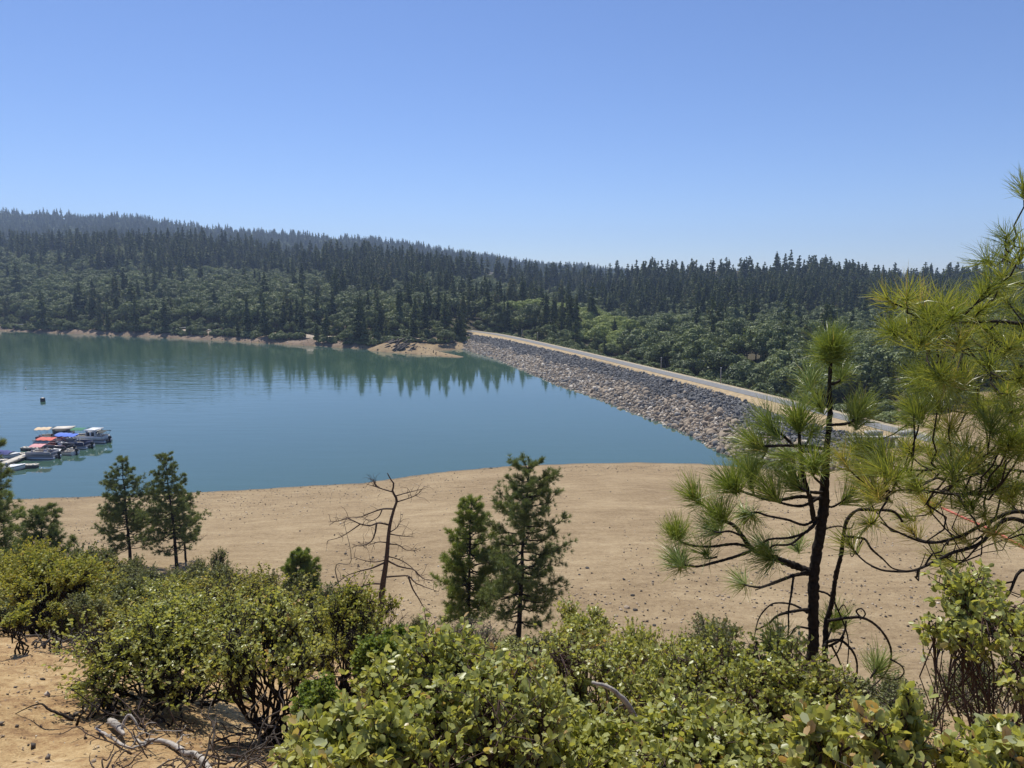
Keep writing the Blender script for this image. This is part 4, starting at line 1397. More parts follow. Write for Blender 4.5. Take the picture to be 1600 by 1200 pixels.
for i, (u, v, Y, hw, k) in enumerate(spots):
    p = aty(u, v, Y)
    g = ground_z(p[0], Y)
    p2 = aty(u, v, Y + 0.5 * hw * Y / FPX)
    hgt_ = max(p2[2] - g, 0.5)
    sc_ = hw * Y / FPX / 1.6 * 1.25
    szv = min(max(hgt_ / 2.0, 0.3), 1.7)
    pl, dr = place_words(u, Y, k)
    lab = f"{words_[k]} in the thicket's {dr}, {pl}"
    first_use = TH[k]['label'] == "x"
    if first_use:
        TH[k].location = (p[0], Y, g); TH[k].scale = (sc_, sc_, szv)
        tag(TH[k], lab, None, f"bushes of the thicket, {pl}")
    else:
        copy_thing(TH[k], (p[0], Y, g), rng.uniform(0, 6.28), (sc_, sc_, szv), lab, f"bushes of the thicket, {pl}")


# ---------------------------------------------------------------- pines
def tufts(P_, D_, n, length, width, spread, tint0, r, acc, bend=0.15, tw=0.10, back=0.06):
    """needle tufts: n needles at each tip P_, fanned around the shoot direction D_"""
    N = len(P_)
    C = np.repeat(P_, n, 0)
    D0 = np.repeat(unit(D_), n, 0)
    t_ = r.uniform(0, 1, N * n)
    C = C - D0 * (t_ * back)[:, None]
    side = unit(np.cross(D0, unit(r.normal(size=(N * n, 3)))))
    ang = spread * (0.25 + 0.75 * np.sqrt(r.uniform(size=N * n))) * (0.6 + 0.6 * t_)
    d = unit(D0 * np.cos(ang)[:, None] + side * np.sin(ang)[:, None])
    L = length * np.repeat(r.uniform(0.8, 1.15, N), n) * r.uniform(0.75, 1.1, N * n)
    M = frames(d)
    S = np.stack([L, np.full(N * n, width), L], -1)
    M = M * S[:, None, :]
    TVn = np.array([(0, -0.5, 0), (0, 0.5, 0), (0.55, -0.45, 0.03), (0.55, 0.45, 0.03), (1.0, 0, -bend)])
    tt_ = np.clip(tint0 + np.repeat(r.normal(0, tw, N), n) + r.normal(0, 0.12, N * n) + (r.uniform(size=N * n) < 0.03) * 0.4, 0, 1)
    acc.many(TVn, np.array([(2, 3, 4)]), np.array([(0, 1, 3, 2)]), M, C, tt_)


def pine(name, seed, u, vtop, vbase, Y, wpx, label, dens=1.0, bare=0.18, mat=None, needle=0.20, nw=0.014, per=46, power=0.75, lean=0.0, group=None, up=0.35, shrink=0.0, tilt=0.0):
    r = np.random.default_rng(seed)
    top = aty(u + lean, vtop, Y)
    x = aty(u, vbase, Y)[0]
    g = ground_z(x, Y)
    h = top[2] - g
    W = wpx / 2 * Y / FPX
    T = empty(name, (x, Y, g), 0, label, "pine tree", group)
    tr = Acc()
    lx = lean * Y / FPX
    n = 12
    zz_ = np.linspace(-0.3, h, n)
    wob = np.cumsum(r.normal(0, 0.012 * h, n)) * 0.35
    wob -= np.linspace(0, wob[-1], n)
    tp = np.stack([lx * (zz_ / h) + wob, wob[::-1] * 0.5, zz_], -1)
    tr.tube(tp, np.linspace(0.0135 * h + 0.02, 0.012, n), 8)
    tr.build("trunk", M_BARK, T, True)
    lim, ndl = Acc(), Acc()
    TP, TD = [], []
    z = bare
    while z < 0.985:
        nb = r.integers(3, 6) if dens >= 1 else r.integers(2, 5)
        a0 = r.uniform(0, 6.28)
        rel = (z - bare) / (1 - bare)
        pr = (1 - rel) ** power * (0.55 + 0.45 * min(1, rel * 5)) * 0.97 + 0.05
        for b in range(nb):
            az = a0 + b * 6.28 / nb + r.normal(0, 0.35)
            ln = W * pr * r.uniform(0.55, 1.15) + 0.15
            s = np.array([np.interp(z * h, zz_, tp[:, 0]), np.interp(z * h, zz_, tp[:, 1]), z * h])
            rise = up * (0.5 + rel) * ln + r.normal(0, 0.08) * ln
            e = s + np.array((math.cos(az) * ln, math.sin(az) * ln, rise))
            m = 7
            t_ = np.linspace(0, 1, m)[:, None]
            P_ = s + (e - s) * t_
            P_[:, 2] -= (0.14 * ln * np.sin(t_[:, 0] * 3.14)) + 0.05 * ln * t_[:, 0] * (1 - rel)
            P_[1:-1] += r.normal(0, 0.02 * ln, (m - 2, 3))
            lim.tube(P_, np.linspace(0.0035 * h * (0.5 + pr) + 0.004, 0.006, m), 5)
            foliated = rel > 0.10 or r.uniform() < 0.35
            nsub = max(3, int(ln / needle * 2.35 * dens))
            for q in range(nsub):
                tq = r.uniform(0.30, 0.97)
                p0 = s + (e - s) * tq
                p0 = np.array([np.interp(tq, t_[:, 0], P_[:, c]) for c in range(3)])
                d = unit(unit(e - s) * 0.7 + r.normal(size=3) * 0.55 + np.array((0, 0, 0.3)))
                l2 = ln * r.uniform(0.10, 0.28) * (1.2 - tq * 0.5) + 0.05
                p1 = p0 + d * l2
                lim.tube(np.array([p0, (p0 + p1) / 2 + r.normal(0, 0.02 * l2, 3), p1]), [0.007, 0.005, 0.004], 3, cap=False)
                if foliated:
                    TP.append(p1); TD.append(unit(d + np.array((0, 0, 0.4))))
                    if r.uniform() < 0.5 * dens:
                        TP.append((p0 + p1) / 2); TD.append(unit(d + r.normal(size=3) * 0.5 + np.array((0, 0, 0.3))))
            if foliated:
                TP.append(P_[-1]); TD.append(unit(P_[-1] - P_[-2] + np.array((0, 0, 0.3))))
        z += r.uniform(0.026, 0.048) / max(dens, 0.6)
    for q in range(5):
        TP.append(np.array((lx + r.normal(0, .04), r.normal(0, .04), h - 0.08 * q))); TD.append(unit(np.array((r.normal(0, .4), r.normal(0, .4), 1.0))))
    lim.build("branches", M_BARK, T)
    TP, TD = np.array(TP), np.array(TD)
    tufts(TP, TD, int(per * 0.74), needle, nw * 0.72, 1.2, 0.5, r, ndl)
    ndl.build("needles", mat or M_NEEDLED, T)
    return T


pine("pine_tree", 11, 205, 716, 905, 55, 120, "left one of two pines standing side by side at the beach edge on the left", dens=1.0, nw=0.022, needle=0.24, power=0.8)
pine("pine_tree", 12, 277, 710, 900, 54, 122, "right one of two pines standing side by side at the beach edge on the left", dens=1.0, nw=0.022, needle=0.24, power=0.85, lean=-6, bare=0.2)
pine("pine_tree", 13, 292, 770, 895, 57, 70, "thin small pine half hidden behind the left pair", dens=0.7, nw=0.022, needle=0.24)
pine("pine_tree", 14, 738, 776, 1030, 33, 118, "shorter of two slender pines at the centre", dens=1.25, nw=0.016, needle=0.21, power=0.62, bare=0.2, mat=M_NEEDLE)
pine("pine_tree", 15, 812, 715, 1045, 31, 165, "taller slender pine at the centre, with open upswept branches", dens=1.2, nw=0.015, needle=0.21, power=0.5, lean=14, bare=0.17)
pine("pine_tree", 16, 472, 864, 940, 40, 74, "small dense round young pine left of the dead tree", dens=1.3, nw=0.02, needle=0.2, power=0.5, bare=0.02, mat=M_NEEDLE)
pine("pine_tree", 17, -22, 640, 850, 34, 110, "pine at the left edge reaching in beside the boats", dens=1.0, nw=0.017, needle=0.24, power=0.35, bare=0.1)
pine("pine_tree", 18, 12, 765, 860, 40, 85, "open young pine at the left edge below the dock", dens=0.8, nw=0.02, needle=0.24, power=0.5, mat=M_NEEDLE)
pine("pine_tree", 19, 72, 795, 905, 38, 110, "bushy young pine left of the left pair", dens=1.0, nw=0.02, needle=0.24, power=0.5, bare=0.1)

# dead tree
M_DEADT = M_DEADB


def poly3(pts, ox, oy, sc, Y, jit, r, inv=None):
    """picture trace -> metres at depth Y, wandering in depth along its length"""
    pts = np.array(pts, float)
    n = len(pts)
    dep = np.cumsum(np.concatenate([[0], np.abs(r.normal(0, jit, n - 1))])) * r.choice([-1, 1]) * 0.8
    return np.array([aty(ox + p[0] / sc, oy + p[1] / sc, Y + d) for p, d in zip(pts, dep)])


def smooth_poly(P_, n=4):
    P_ = np.asarray(P_)
    if len(P_) < 3: return P_
    return resample(P_, max(len(P_) * n, 6))


rr_ = np.random.default_rng(77)
trunkpx = [(395, 1065), (395, 1030), (430, 830), (440, 700), (460, 560), (475, 400), (500, 300), (512, 270), (505, 240), (490, 218), (497, 180), (480, 155), (465, 125)]
DT = poly3(trunkpx, 460, 700, 3.2, 28, 0.0, rr_)
gx, gy = float(DT[0, 0]), 28.0
gz = ground_z(gx, gy)
DT = np.vstack([[gx, gy, gz - 0.2], DT[1:]]) - np.array((gx, gy, gz))
dead = empty("dead_tree", (gx, gy, gz), 0, "bare dead tree with crooked brown limbs left of the slender pines", "dead tree")
a = Acc(); a.tube(smooth_poly(DT), np.interp(np.arange(len(smooth_poly(DT))), [0, 16, 30, 44, 51], [0.17, 0.14, 0.085, 0.05, 0.018]), 8); a.build("trunk", M_DEADT, dead, True)
BR = [[(490, 220), (440, 205), (410, 195), (360, 180)], [(410, 195), (400, 178), (395, 160)], [(505, 240), (560, 225), (600, 215), (640, 205)], [(512, 270), (560, 255), (600, 240), (635, 215)],
      [(500, 305), (440, 305), (380, 325), (330, 345), (270, 350)], [(475, 385), (420, 375), (380, 388), (330, 380), (270, 355), (220, 365), (170, 370)], [(330, 380), (280, 415), (230, 445), (170, 462)],
      [(410, 378), (402, 430), (380, 470), (330, 490), (290, 480)], [(468, 475), (420, 470), (370, 487)], [(478, 430), (540, 440), (600, 445)], [(470, 480), (520, 485), (560, 510), (610, 510)],
      [(478, 420), (510, 400), (530, 370)], [(458, 560), (400, 570), (340, 560), (300, 545)], [(458, 570), (390, 600), (330, 615), (260, 640), (200, 690)], [(460, 560), (520, 590), (560, 600), (600, 610), (640, 650), (700, 665)],
      [(450, 645), (520, 640), (570, 640), (600, 670), (640, 690), (720, 718)], [(570, 640), (590, 700), (620, 750), (650, 800), (690, 830)], [(438, 680), (380, 680), (320, 700), (250, 735), (190, 775), (130, 800)],
      [(405, 965), (450, 930), (520, 870), (560, 830)], [(425, 880), (460, 885), (500, 930), (520, 960)], [(460, 540), (530, 560), (590, 600), (620, 640)], [(440, 305), (420, 345), (380, 365), (350, 350)]]
for b in BR:
    P_ = smooth_poly(poly3(b, 460, 700, 3.2, 28, 0.25, rr_)) - np.array((gx, gy, gz))
    a = Acc()
    a.tube(P_, np.linspace(0.042 if len(b) > 4 else 0.03, 0.010, len(P_)), 5)
    # fine side twigs
    for q in range(len(b) * 2):
        i = rr_.integers(len(P_) // 3, len(P_))
        d = unit(rr_.normal(size=3) + unit(P_[-1] - P_[0]) * 0.8)
        a.tube(curve(P_[i], P_[i] + d * rr_.uniform(0.2, 0.7), -0.1, 0.05, 4, rr_), [0.012, 0.009, 0.007, 0.005], 3, cap=False)
    a.build("branch", M_DEADT, dead)


# young long-needled pine close by
def close_pine():
    r = np.random.default_rng(5)
    Y0 = 5.4
    bx = aty(1268, 1060, Y0)
    g = ground_z(bx[0], Y0)
    O = np.array((bx[0], Y0, g))
    T = empty("pine_sapling", tuple(O), 0, "young long-needled pine with a blackish trunk and tufted branches, right of centre", "pine tree")
    tp = np.array([(1268, 1045), (1271, 980), (1271, 905), (1275, 870), (1286, 800), (1289, 740), (1292, 700), (1297, 640), (1296, 600), (1299, 560), (1300, 538)], float)
    P_ = np.array([aty(u, v, Y0) for u, v in tp])
    P_ = np.vstack([[P_[0, 0], Y0, g - 0.2], P_]) - O
    rad = np.array([11, 9, 8.3, 8.3, 7.6, 8, 6.2, 4.6, 3.9, 3.1, 2.5, 2.2]) * Y0 / FPX
    Q = smooth_poly(np.hstack([P_, rad[:, None]]))
    a = Acc()
    Qp = Q[:, :3]
    Qp[:, :2] += r.normal(0, 0.0015, (len(Q), 2))
    Q2 = resample(np.hstack([Qp, Q[:, 3:4]]), 150)
    a.tube(Q2[:, :3], Q2[:, 3] * (1 + 0.05 * r.normal(size=len(Q2))), 14, rough=0.09)
    a.build("trunk", M_BARK, T, True)

    def limb(pts, r0, r1, jit=0.10, name="branch", d0=0.0):
        P3 = np.array([aty(u, v, Y0 + d0) for u, v in pts])
        n = len(pts)
        dep = np.concatenate([[0], np.cumsum(r.normal(0, jit, n - 1))])
        P3 = np.array([aty(u, v, Y0 + d0 + d) for (u, v), d in zip(pts, dep)]) - O
        S = smooth_poly(P3)
        a = Acc()
        S5 = resample(S, len(S) * 3)
        a.tube(S5, np.linspace(r0, r1, len(S5)) * Y0 / FPX * (1 + 0.08 * r.normal(size=len(S5))), 7, rough=0.06)
        a.build(name, M_BARK, T, True)
        return S
    limb([(1288, 1045), (1290, 1000), (1291, 975), (1300, 940), (1306, 900), (1314, 868), (1318, 835), (1324, 812), (1340, 797), (1362, 797), (1395, 799), (1410, 815)], 5.2, 2.0, 0.03, "side_stem", 0.12)
    TP, TD = [], []

    def tuft_limb(pts, r0=2.6, r1=1.6, k=2, jit=0.09, **kw):
        S = limb(pts, r0, r1, jit)
        e = S[-1]
        d = unit(S[-1] - S[-3])
        for q in range(k):
            TP.append(e + r.normal(0, 0.012, 3) - d * 0.035 * q)
            TD.append(unit(d + r.normal(0, 0.18, 3) + np.array((0, 0, 0.25))))
        return S
    # leader and top tufts
    for (u, v, dx, dz) in [(1299, 540, -0.5, 1), (1301, 542, 0.5, 0.9), (1300, 548, 0, 1.2), (1299, 556, -1.0, 0.25), (1300, 560, 1.1, 0.15), (1299, 552, -0.9, 0.6), (1300, 552, 0.8, 0.6)]:
        TP.append(aty(u, v, Y0 + r.normal(0, .03)) - O); TD.append(unit(np.array((dx, r.normal(0, .5), dz))))
    tuft_limb([(1300, 600), (1310, 596), (1317, 586)])
    tuft_limb([(1295, 620), (1280, 616), (1270, 610), (1266, 598)])
    tuft_limb([(1296, 632), (1283, 637), (1277, 630)], 2, 1.2, 1)
    tuft_limb([(1298, 664), (1322, 662), (1336, 655), (1344, 643)], 2.6, 1.8, 3)
    tuft_limb([(1292, 702), (1265, 698), (1225, 696), (1195, 697), (1176, 690)], 3, 2)
    tuft_limb([(1240, 697), (1225, 682), (1212, 672), (1202, 662)], 2.4, 1.6, 2)
    tuft_limb([(1272, 815), (1266, 780), (1256, 745), (1250, 700), (1249, 672), (1249, 650)], 4.2, 2.2, 3)
    tuft_limb([(1253, 705), (1262, 690), (1268, 676)], 2, 1.4, 1)
    tuft_limb([(1286, 715), (1268, 706), (1245, 708), (1228, 716)], 2.5, 1.6, 2)
    tuft_limb([(1286, 770), (1262, 768), (1245, 758), (1236, 748)], 3, 2, 3)
    tuft_limb([(1286, 780), (1250, 776), (1210, 782), (1178, 774), (1150, 764), (1140, 756)], 3.2, 1.8, 3)
    tuft_limb([(1178, 774), (1174, 755), (1170, 742)], 2.2, 1.6, 2)
    tuft_limb([(1284, 775), (1255, 790), (1225, 787), (1205, 776), (1200, 768)], 2.6, 1.6, 2)
    tuft_limb([(1268, 893), (1245, 885), (1205, 870), (1176, 858), (1160, 838), (1148, 822), (1125, 810), (1098, 788), (1083, 772)], 6.5, 1.5, 2)
    tuft_limb([(1148, 822), (1132, 812), (1122, 802)], 2, 1.5, 2)
    tuft_limb([(1160, 838), (1140, 830), (1122, 832), (1112, 826)], 2, 1.4, 2)
    tuft_limb([(1178, 858), (1150, 850), (1110, 854), (1080, 852), (1064, 846), (1058, 832)], 2.6, 1.5, 3)
    tuft_limb([(1176, 860), (1148, 870), (1120, 878), (1090, 885), (1068, 882), (1060, 876)], 2.6, 1.6, 3)
    tuft_limb([(1120, 870), (1105, 873), (1098, 866)], 1.6, 1.2, 1)
    tuft_limb([(1268, 897), (1245, 898), (1215, 908), (1190, 917), (1172, 916), (1160, 912)], 3, 1.4, 1)
    tuft_limb([(1278, 812), (1262, 830), (1235, 840), (1205, 842), (1192, 848)], 2.6, 1.4, 1)
    tuft_limb([(1280, 806), (1258, 820), (1230, 812), (1200, 806), (1180, 800), (1168, 806)], 2.4, 1.4, 2)
    tuft_limb([(1276, 815), (1258, 832), (1235, 850), (1210, 852), (1202, 858)], 2.2, 1.2, 1)
    tuft_limb([(1235, 850), (1240, 852), (1244, 850)], 1.5, 1.2, 1)
    tuft_limb([(1215, 868), (1206, 872), (1202, 876)], 1.5, 1.2, 1)
    tuft_limb([(1290, 790), (1300, 792), (1312, 786), (1322, 778)], 2, 1.2, 1)
    tuft_limb([(1288, 1010), (1298, 985), (1304, 968)], 2, 1.5, 2, d0=0.1)
    tuft_limb([(1262, 1040), (1235, 1035), (1218, 1010), (1212, 1000)], 2, 1.5, 2)
    tuft_limb([(1360, 1060), (1366, 1050), (1372, 1038)], 1.6, 1.4, 2)
    tuft_limb([(1288, 760), (1272, 745), (1268, 730)], 2.2, 1.5, 2)
    tuft_limb([(1200, 697), (1192, 715), (1180, 724)], 1.6, 1.2, 1)
    # bare curled limbs
    for pts, a0, a1 in [([(1267, 952), (1240, 955), (1215, 962), (1200, 975), (1180, 985)], 4, 1.5), ([(1262, 958), (1240, 945), (1215, 942), (1200, 948), (1185, 968), (1178, 1000)], 2.5, 1.2),
                        ([(1240, 900), (1236, 930), (1232, 955), (1232, 985), (1228, 1010)], 2.5, 1.2), ([(1294, 970), (1320, 966), (1345, 965), (1365, 974), (1382, 992), (1392, 1015), (1390, 1040), (1375, 1062), (1360, 1075)], 3.4, 1.5),
                        ([(1345, 965), (1338, 955), (1346, 951), (1352, 960), (1344, 968)], 2, 1.4), ([(1391, 1030), (1408, 1040), (1412, 1052), (1398, 1062), (1372, 1056)], 1.8, 1.0),
                        ([(1292, 1003), (1308, 1000), (1322, 1006), (1336, 1025), (1339, 1050), (1330, 1080)], 3.2, 1.5), ([(1295, 1010), (1312, 1000), (1320, 985), (1322, 970)], 2.8, 2),
                        ([(1318, 995), (1308, 1020), (1290, 1035), (1275, 1040)], 2, 1), ([(1264, 982), (1245, 980), (1235, 992), (1225, 1005)], 2.4, 1.2), ([(1272, 922), (1296, 930), (1310, 955), (1322, 985), (1326, 1010), (1324, 1040)], 2.2, 1.2),
                        ([(1318, 838), (1340, 840), (1352, 843), (1362, 858), (1380, 874), (1395, 888), (1415, 892)], 2.8, 1.5), ([(1348, 842), (1338, 860), (1331, 870), (1328, 862)], 1.6, 1),
                        ([(1290, 826), (1310, 822), (1328, 826), (1335, 815)], 1.8, 1), ([(1265, 890), (1240, 900), (1210, 912), (1180, 922)], 2.2, 1.2), ([(1310, 955), (1318, 945), (1325, 958)], 1.4, .8),
                        ([(1300, 1010), (1310, 1030), (1320, 1060), (1322, 1085)], 2.2, 1.2), ([(1262, 1000), (1248, 1006), (1250, 1020), (1262, 1030)], 1.6, .8), ([(1240, 1010), (1255, 1015), (1285, 1014)], 1.4, 0.8)]:
        limb(pts, a0 * 0.8, a1 * 0.7, 0.05)
    nd = Acc()
    tufts(np.array(TP), np.array(TD), 125, 0.27, 0.0042, 0.95, 0.55, r, nd, bend=0.2, back=0.10)
    nd.build("needles", M_NEEDLE, T)


close_pine()


def edge_pine():
    r = np.random.default_rng(9)
    Yt = 5.6
    bx = aty(1745, 1000, Yt)
    g = ground_z(bx[0], Yt)
    O = np.array((bx[0], Yt, g))
    T = empty("pine_tree", tuple(O), 0, "big yellow-green pine whose long-needled boughs reach in from the right edge", "pine tree")
    toph = aty(1745, 120, Yt)[2] - g
    a = Acc()
    a.tube([(0, 0, -0.3), (0.03, 0, toph * 0.4), (0, 0.05, toph * 0.75), (0, 0, toph)], [0.13, 0.10, 0.06, 0.015], 12)
    a.build("trunk", M_BARK, T, True)
    nodes = []
    limbs = [[(1745, 300), (1680, 300), (1630, 300)], [(1745, 420), (1680, 400), (1620, 392), (1585, 385)], [(1745, 520), (1680, 505), (1600, 506), (1560, 502), (1500, 503), (1470, 488), (1438, 486)],
             [(1745, 640), (1680, 600), (1600, 572), (1560, 590), (1520, 585)], [(1745, 700), (1660, 650), (1600, 640), (1540, 647), (1490, 642), (1455, 630)], [(1745, 760), (1680, 720), (1600, 700), (1540, 712), (1500, 725), (1440, 735), (1395, 728)],
             [(1745, 860), (1670, 800), (1600, 762), (1540, 770), (1490, 772), (1430, 765), (1390, 768)], [(1745, 900), (1680, 850), (1600, 800), (1540, 818), (1500, 838), (1450, 848), (1400, 830), (1375, 815)],
             [(1745, 930), (1650, 850), (1580, 810), (1530, 850), (1490, 863), (1455, 880), (1425, 892), (1385, 892), (1362, 885)], [(1745, 980), (1660, 930), (1600, 890), (1575, 930), (1545, 960)],
             [(1745, 880), (1650, 760), (1590, 735), (1540, 738), (1500, 752)], [(1745, 560), (1660, 540), (1590, 545), (1530, 548), (1480, 540)]]
    for li, pts in enumerate(limbs):
        d_end = r.uniform(-0.9, 0.7)
        n = len(pts)
        P3 = []
        for i, (u, v) in enumerate(pts):
            f = i / (n - 1)
            P3.append(aty(u, v, Yt + d_end * f ** 1.2 + r.normal(0, 0.04)) - O)
        P3[0] = np.array((0.02, 0, P3[0][2]))
        S = smooth_poly(np.array(P3), 6)
        ac = Acc()
        ac.tube(S, np.linspace(0.026, 0.006, len(S)), 7)
        ac.build("branch", M_BARK, T, True)
        nodes.append(S)
    allN = np.concatenate([s[2:] for s in nodes])
    tg = [(1597, 290), (1576, 366), (1592, 385), (1570, 400), (1545, 408), (1560, 430), (1585, 440), (1416, 464), (1404, 515), (1440, 480), (1470, 480), (1500, 480), (1530, 475), (1457, 500), (1446, 531), (1500, 531), (1540, 520), (1570, 542),
          (1590, 500), (1430, 585), (1465, 580), (1500, 575), (1478, 596), (1549, 580), (1590, 590), (1467, 629), (1511, 602), (1435, 645), (1560, 618), (1590, 640), (1467, 694), (1516, 700), (1565, 705), (1386, 705), (1365, 732), (1420, 700),
          (1457, 726), (1500, 726), (1370, 770), (1484, 742), (1500, 764), (1565, 780), (1413, 813), (1360, 824), (1554, 737), (1590, 760), (1490, 878), (1320, 722), (1340, 700), (1545, 660), (1580, 680), (1520, 640), (1490, 660), (1600, 560),
          (1575, 470), (1520, 510), (1550, 450), (1440, 760), (1400, 745), (1530, 800), (1460, 790), (1595, 700), (1560, 830), (1420, 640), (1395, 520), (1345, 758)]
    TP, TD = [], []
    br = Acc()
    for (u, v) in tg:
        for q in range(1 if v < 450 else 3 if r.uniform() < 0.3 else 2):
            uu, vv = u + r.normal(0, 6 if q == 0 else 18), v + r.normal(0, 5 if q == 0 else 16)
            Y = Yt + r.uniform(-1.0, 0.8)
            p = aty(uu, vv, Y) - O
            dd = np.linalg.norm(allN - p, axis=1) + np.where(allN[:, 0] < p[0] + 0.05, 1.0, 0)
            s = allN[int(np.argmin(dd))]
            if np.linalg.norm(s - p) > 1.6: continue
            c = curve(s, p, 0.12 + 0.08 * r.uniform(), 0.02, 6, r)
            br.tube(c, np.linspace(0.008, 0.0055, 6), 5)
            d = unit(c[-1] - c[-2])
            d = unit(d + np.array((-0.35, 0, 0.5)) + r.normal(0, 0.25, 3))
            TP.append(p); TD.append(d)
    # the far side of the crown, beyond the frame
    for q in range(110):
        z = toph * r.uniform(0.22, 0.97)
        az = r.uniform(-1.9, 1.9)
        ln = (0.35 + 1.5 * (1 - z / toph)) * r.uniform(0.6, 1.1)
        s = np.array((0.02, 0, z))
        p = s + np.array((math.cos(az) * ln, math.sin(az) * ln, 0.25 * ln))
        if abs(az) > 1.35 and p[0] < 0.15: p[0] = 0.25
        cv = curve(s, p, 0.12, 0.03, 7, r)
        br.tube(cv, np.linspace(0.016, 0.006, 7), 5)
        for m in (3, 4, 5, 6):
            e = cv[m] + r.normal(0, 0.08, 3)
            br.tube(np.array([cv[m], (cv[m] + e) / 2, e]), [0.006, 0.005, 0.005], 4)
            TP.append(e); TD.append(unit(unit(cv[6] - cv[5]) + np.array((0, 0, 0.5)) + r.normal(0, 0.35, 3)))
    # bare tangled inner twigs low on the boughs
    for q in range(46):
        s = allN[r.integers(0, len(allN))]
        uu, vv = r.uniform(1440, 1640), r.uniform(780, 960)
        p = aty(uu, vv, Yt + r.uniform(-0.8, 0.8)) - O
        if np.linalg.norm(s - p) > 1.3: continue
        br.tube(curve(s, p, r.uniform(-0.2, 0.35), 0.05, 8, r), np.linspace(0.009, 0.003, 8), 5)
    br.build("twigs", M_BARK, T, True)
    nd = Acc()
    tufts(np.array(TP), np.array(TD), 100, 0.245, 0.0044, 1.1, 0.5, r, nd, bend=0.2, back=0.12, tw=0.18)
    nd.build("needles", M_NEEDLEY, T)
    print("edge pine tufts", len(TP))


edge_pine()
# ---------------------------------------------------------------- dock and boats
M_DOCK = solid("pale_dock_boards", (0.58, 0.53, 0.44), 0.85, 0, 3, 0.15)
M_DOCKS = solid("dock_float_side", (0.10, 0.095, 0.085), 0.8)
M_WHITE = solid("white_gelcoat", (0.78, 0.78, 0.76), 0.3)
M_ALU = solid("aluminium_tube", (0.55, 0.57, 0.58), 0.35, 0.7)
M_BLACK = solid("black_plastic", (0.02, 0.02, 0.022), 0.4)
M_SEAT = solid("beige_vinyl", (0.55, 0.5, 0.42), 0.6)
M_SEATR = solid("maroon_vinyl", (0.20, 0.05, 0.05), 0.6)
M_GLASSD = solid("dark_window", (0.03, 0.04, 0.05), 0.15)
M_NAVY = solid("navy_panel", (0.05, 0.06, 0.12), 0.5)
M_GREYP = solid("grey_panel", (0.28, 0.28, 0.30), 0.5)


def cloth(name, col):
    return solid(name, col, 0.85, 0, 4, 0.12)


def float_piece(name, pa, pb, w, label, group):
    pa, pb = np.array(pa[:2]), np.array(pb[:2])
    c = (pa + pb) / 2
    L = float(np.linalg.norm(pb - pa))
    ang = math.atan2(pb[1] - pa[1], pb[0] - pa[0])
    t = empty(name, (c[0], c[1], 0), ang, label, "dock", group)
    a = Acc()
    n = max(2, int(L / 0.9))
    for k in range(n):
        a.box((-L / 2 + (k + 0.5) * L / n, 0, 0.50), (L / n - 0.03, w, 0.08), 0, rng.uniform(0.3, 0.7))
    a.build("deck", M_DOCK, t)
    a = Acc()
    a.box((0, 0, 0.20), (L - 0.1, w - 0.12, 0.5))
    a.build("float", M_DOCKS, t)
    a = Acc()
    for k in range(4):
        for s in (-1, 1):
            a.box((-L / 2 + 0.5 + k * (L - 1) / 3, s * (w / 2 - 0.1), 0.59), (0.3, 0.08, 0.1))
    a.build("cleat", M_STEEL, t)
    return t


float_piece("dock_walkway", atz(-70, 752, 0.5), atz(64, 702, 0.5), 1.5, "pale floating walkway running diagonally out between the boats", None)
float_piece("dock_finger", atz(14, 727, 0.5), atz(59, 725.6, 0.5), 1.05, "pale dock finger nearest to the beach, above the white runabout", "dock fingers")
float_piece("dock_finger", atz(34, 699, 0.5), atz(62, 699.5, 0.5), 1.0, "short dock finger farthest out, left of the red canopy", "dock fingers")
float_piece("dock_finger", atz(9, 708, 0.5), atz(44, 708.5, 0.5), 1.0, "dock finger behind the covered blue boat", "dock fingers")
float_piece("dock_finger", atz(-40, 719.5, 0.5), atz(10, 718.5, 0.5), 1.0, "dock finger in front of the covered blue boat at the left edge", "dock fingers")


def rect_tube(acc, p, q, r=0.03):
    acc.tube([p, q], r, 6)


def outboard(parent, x, y=0.0, z=0.0):
    a = Acc()
    a.box((x - 0.25, y, z + 0.95), (0.5, 0.36, 0.5), 0, 0.5, 0, 0.75)
    a.box((x - 0.22, y, z + 0.45), (0.22, 0.16, 0.9))
    a.box((x - 0.22, y, z + 0.05), (0.42, 0.1, 0.25))
    return a.build("outboard_motor", M_BLACK, parent)


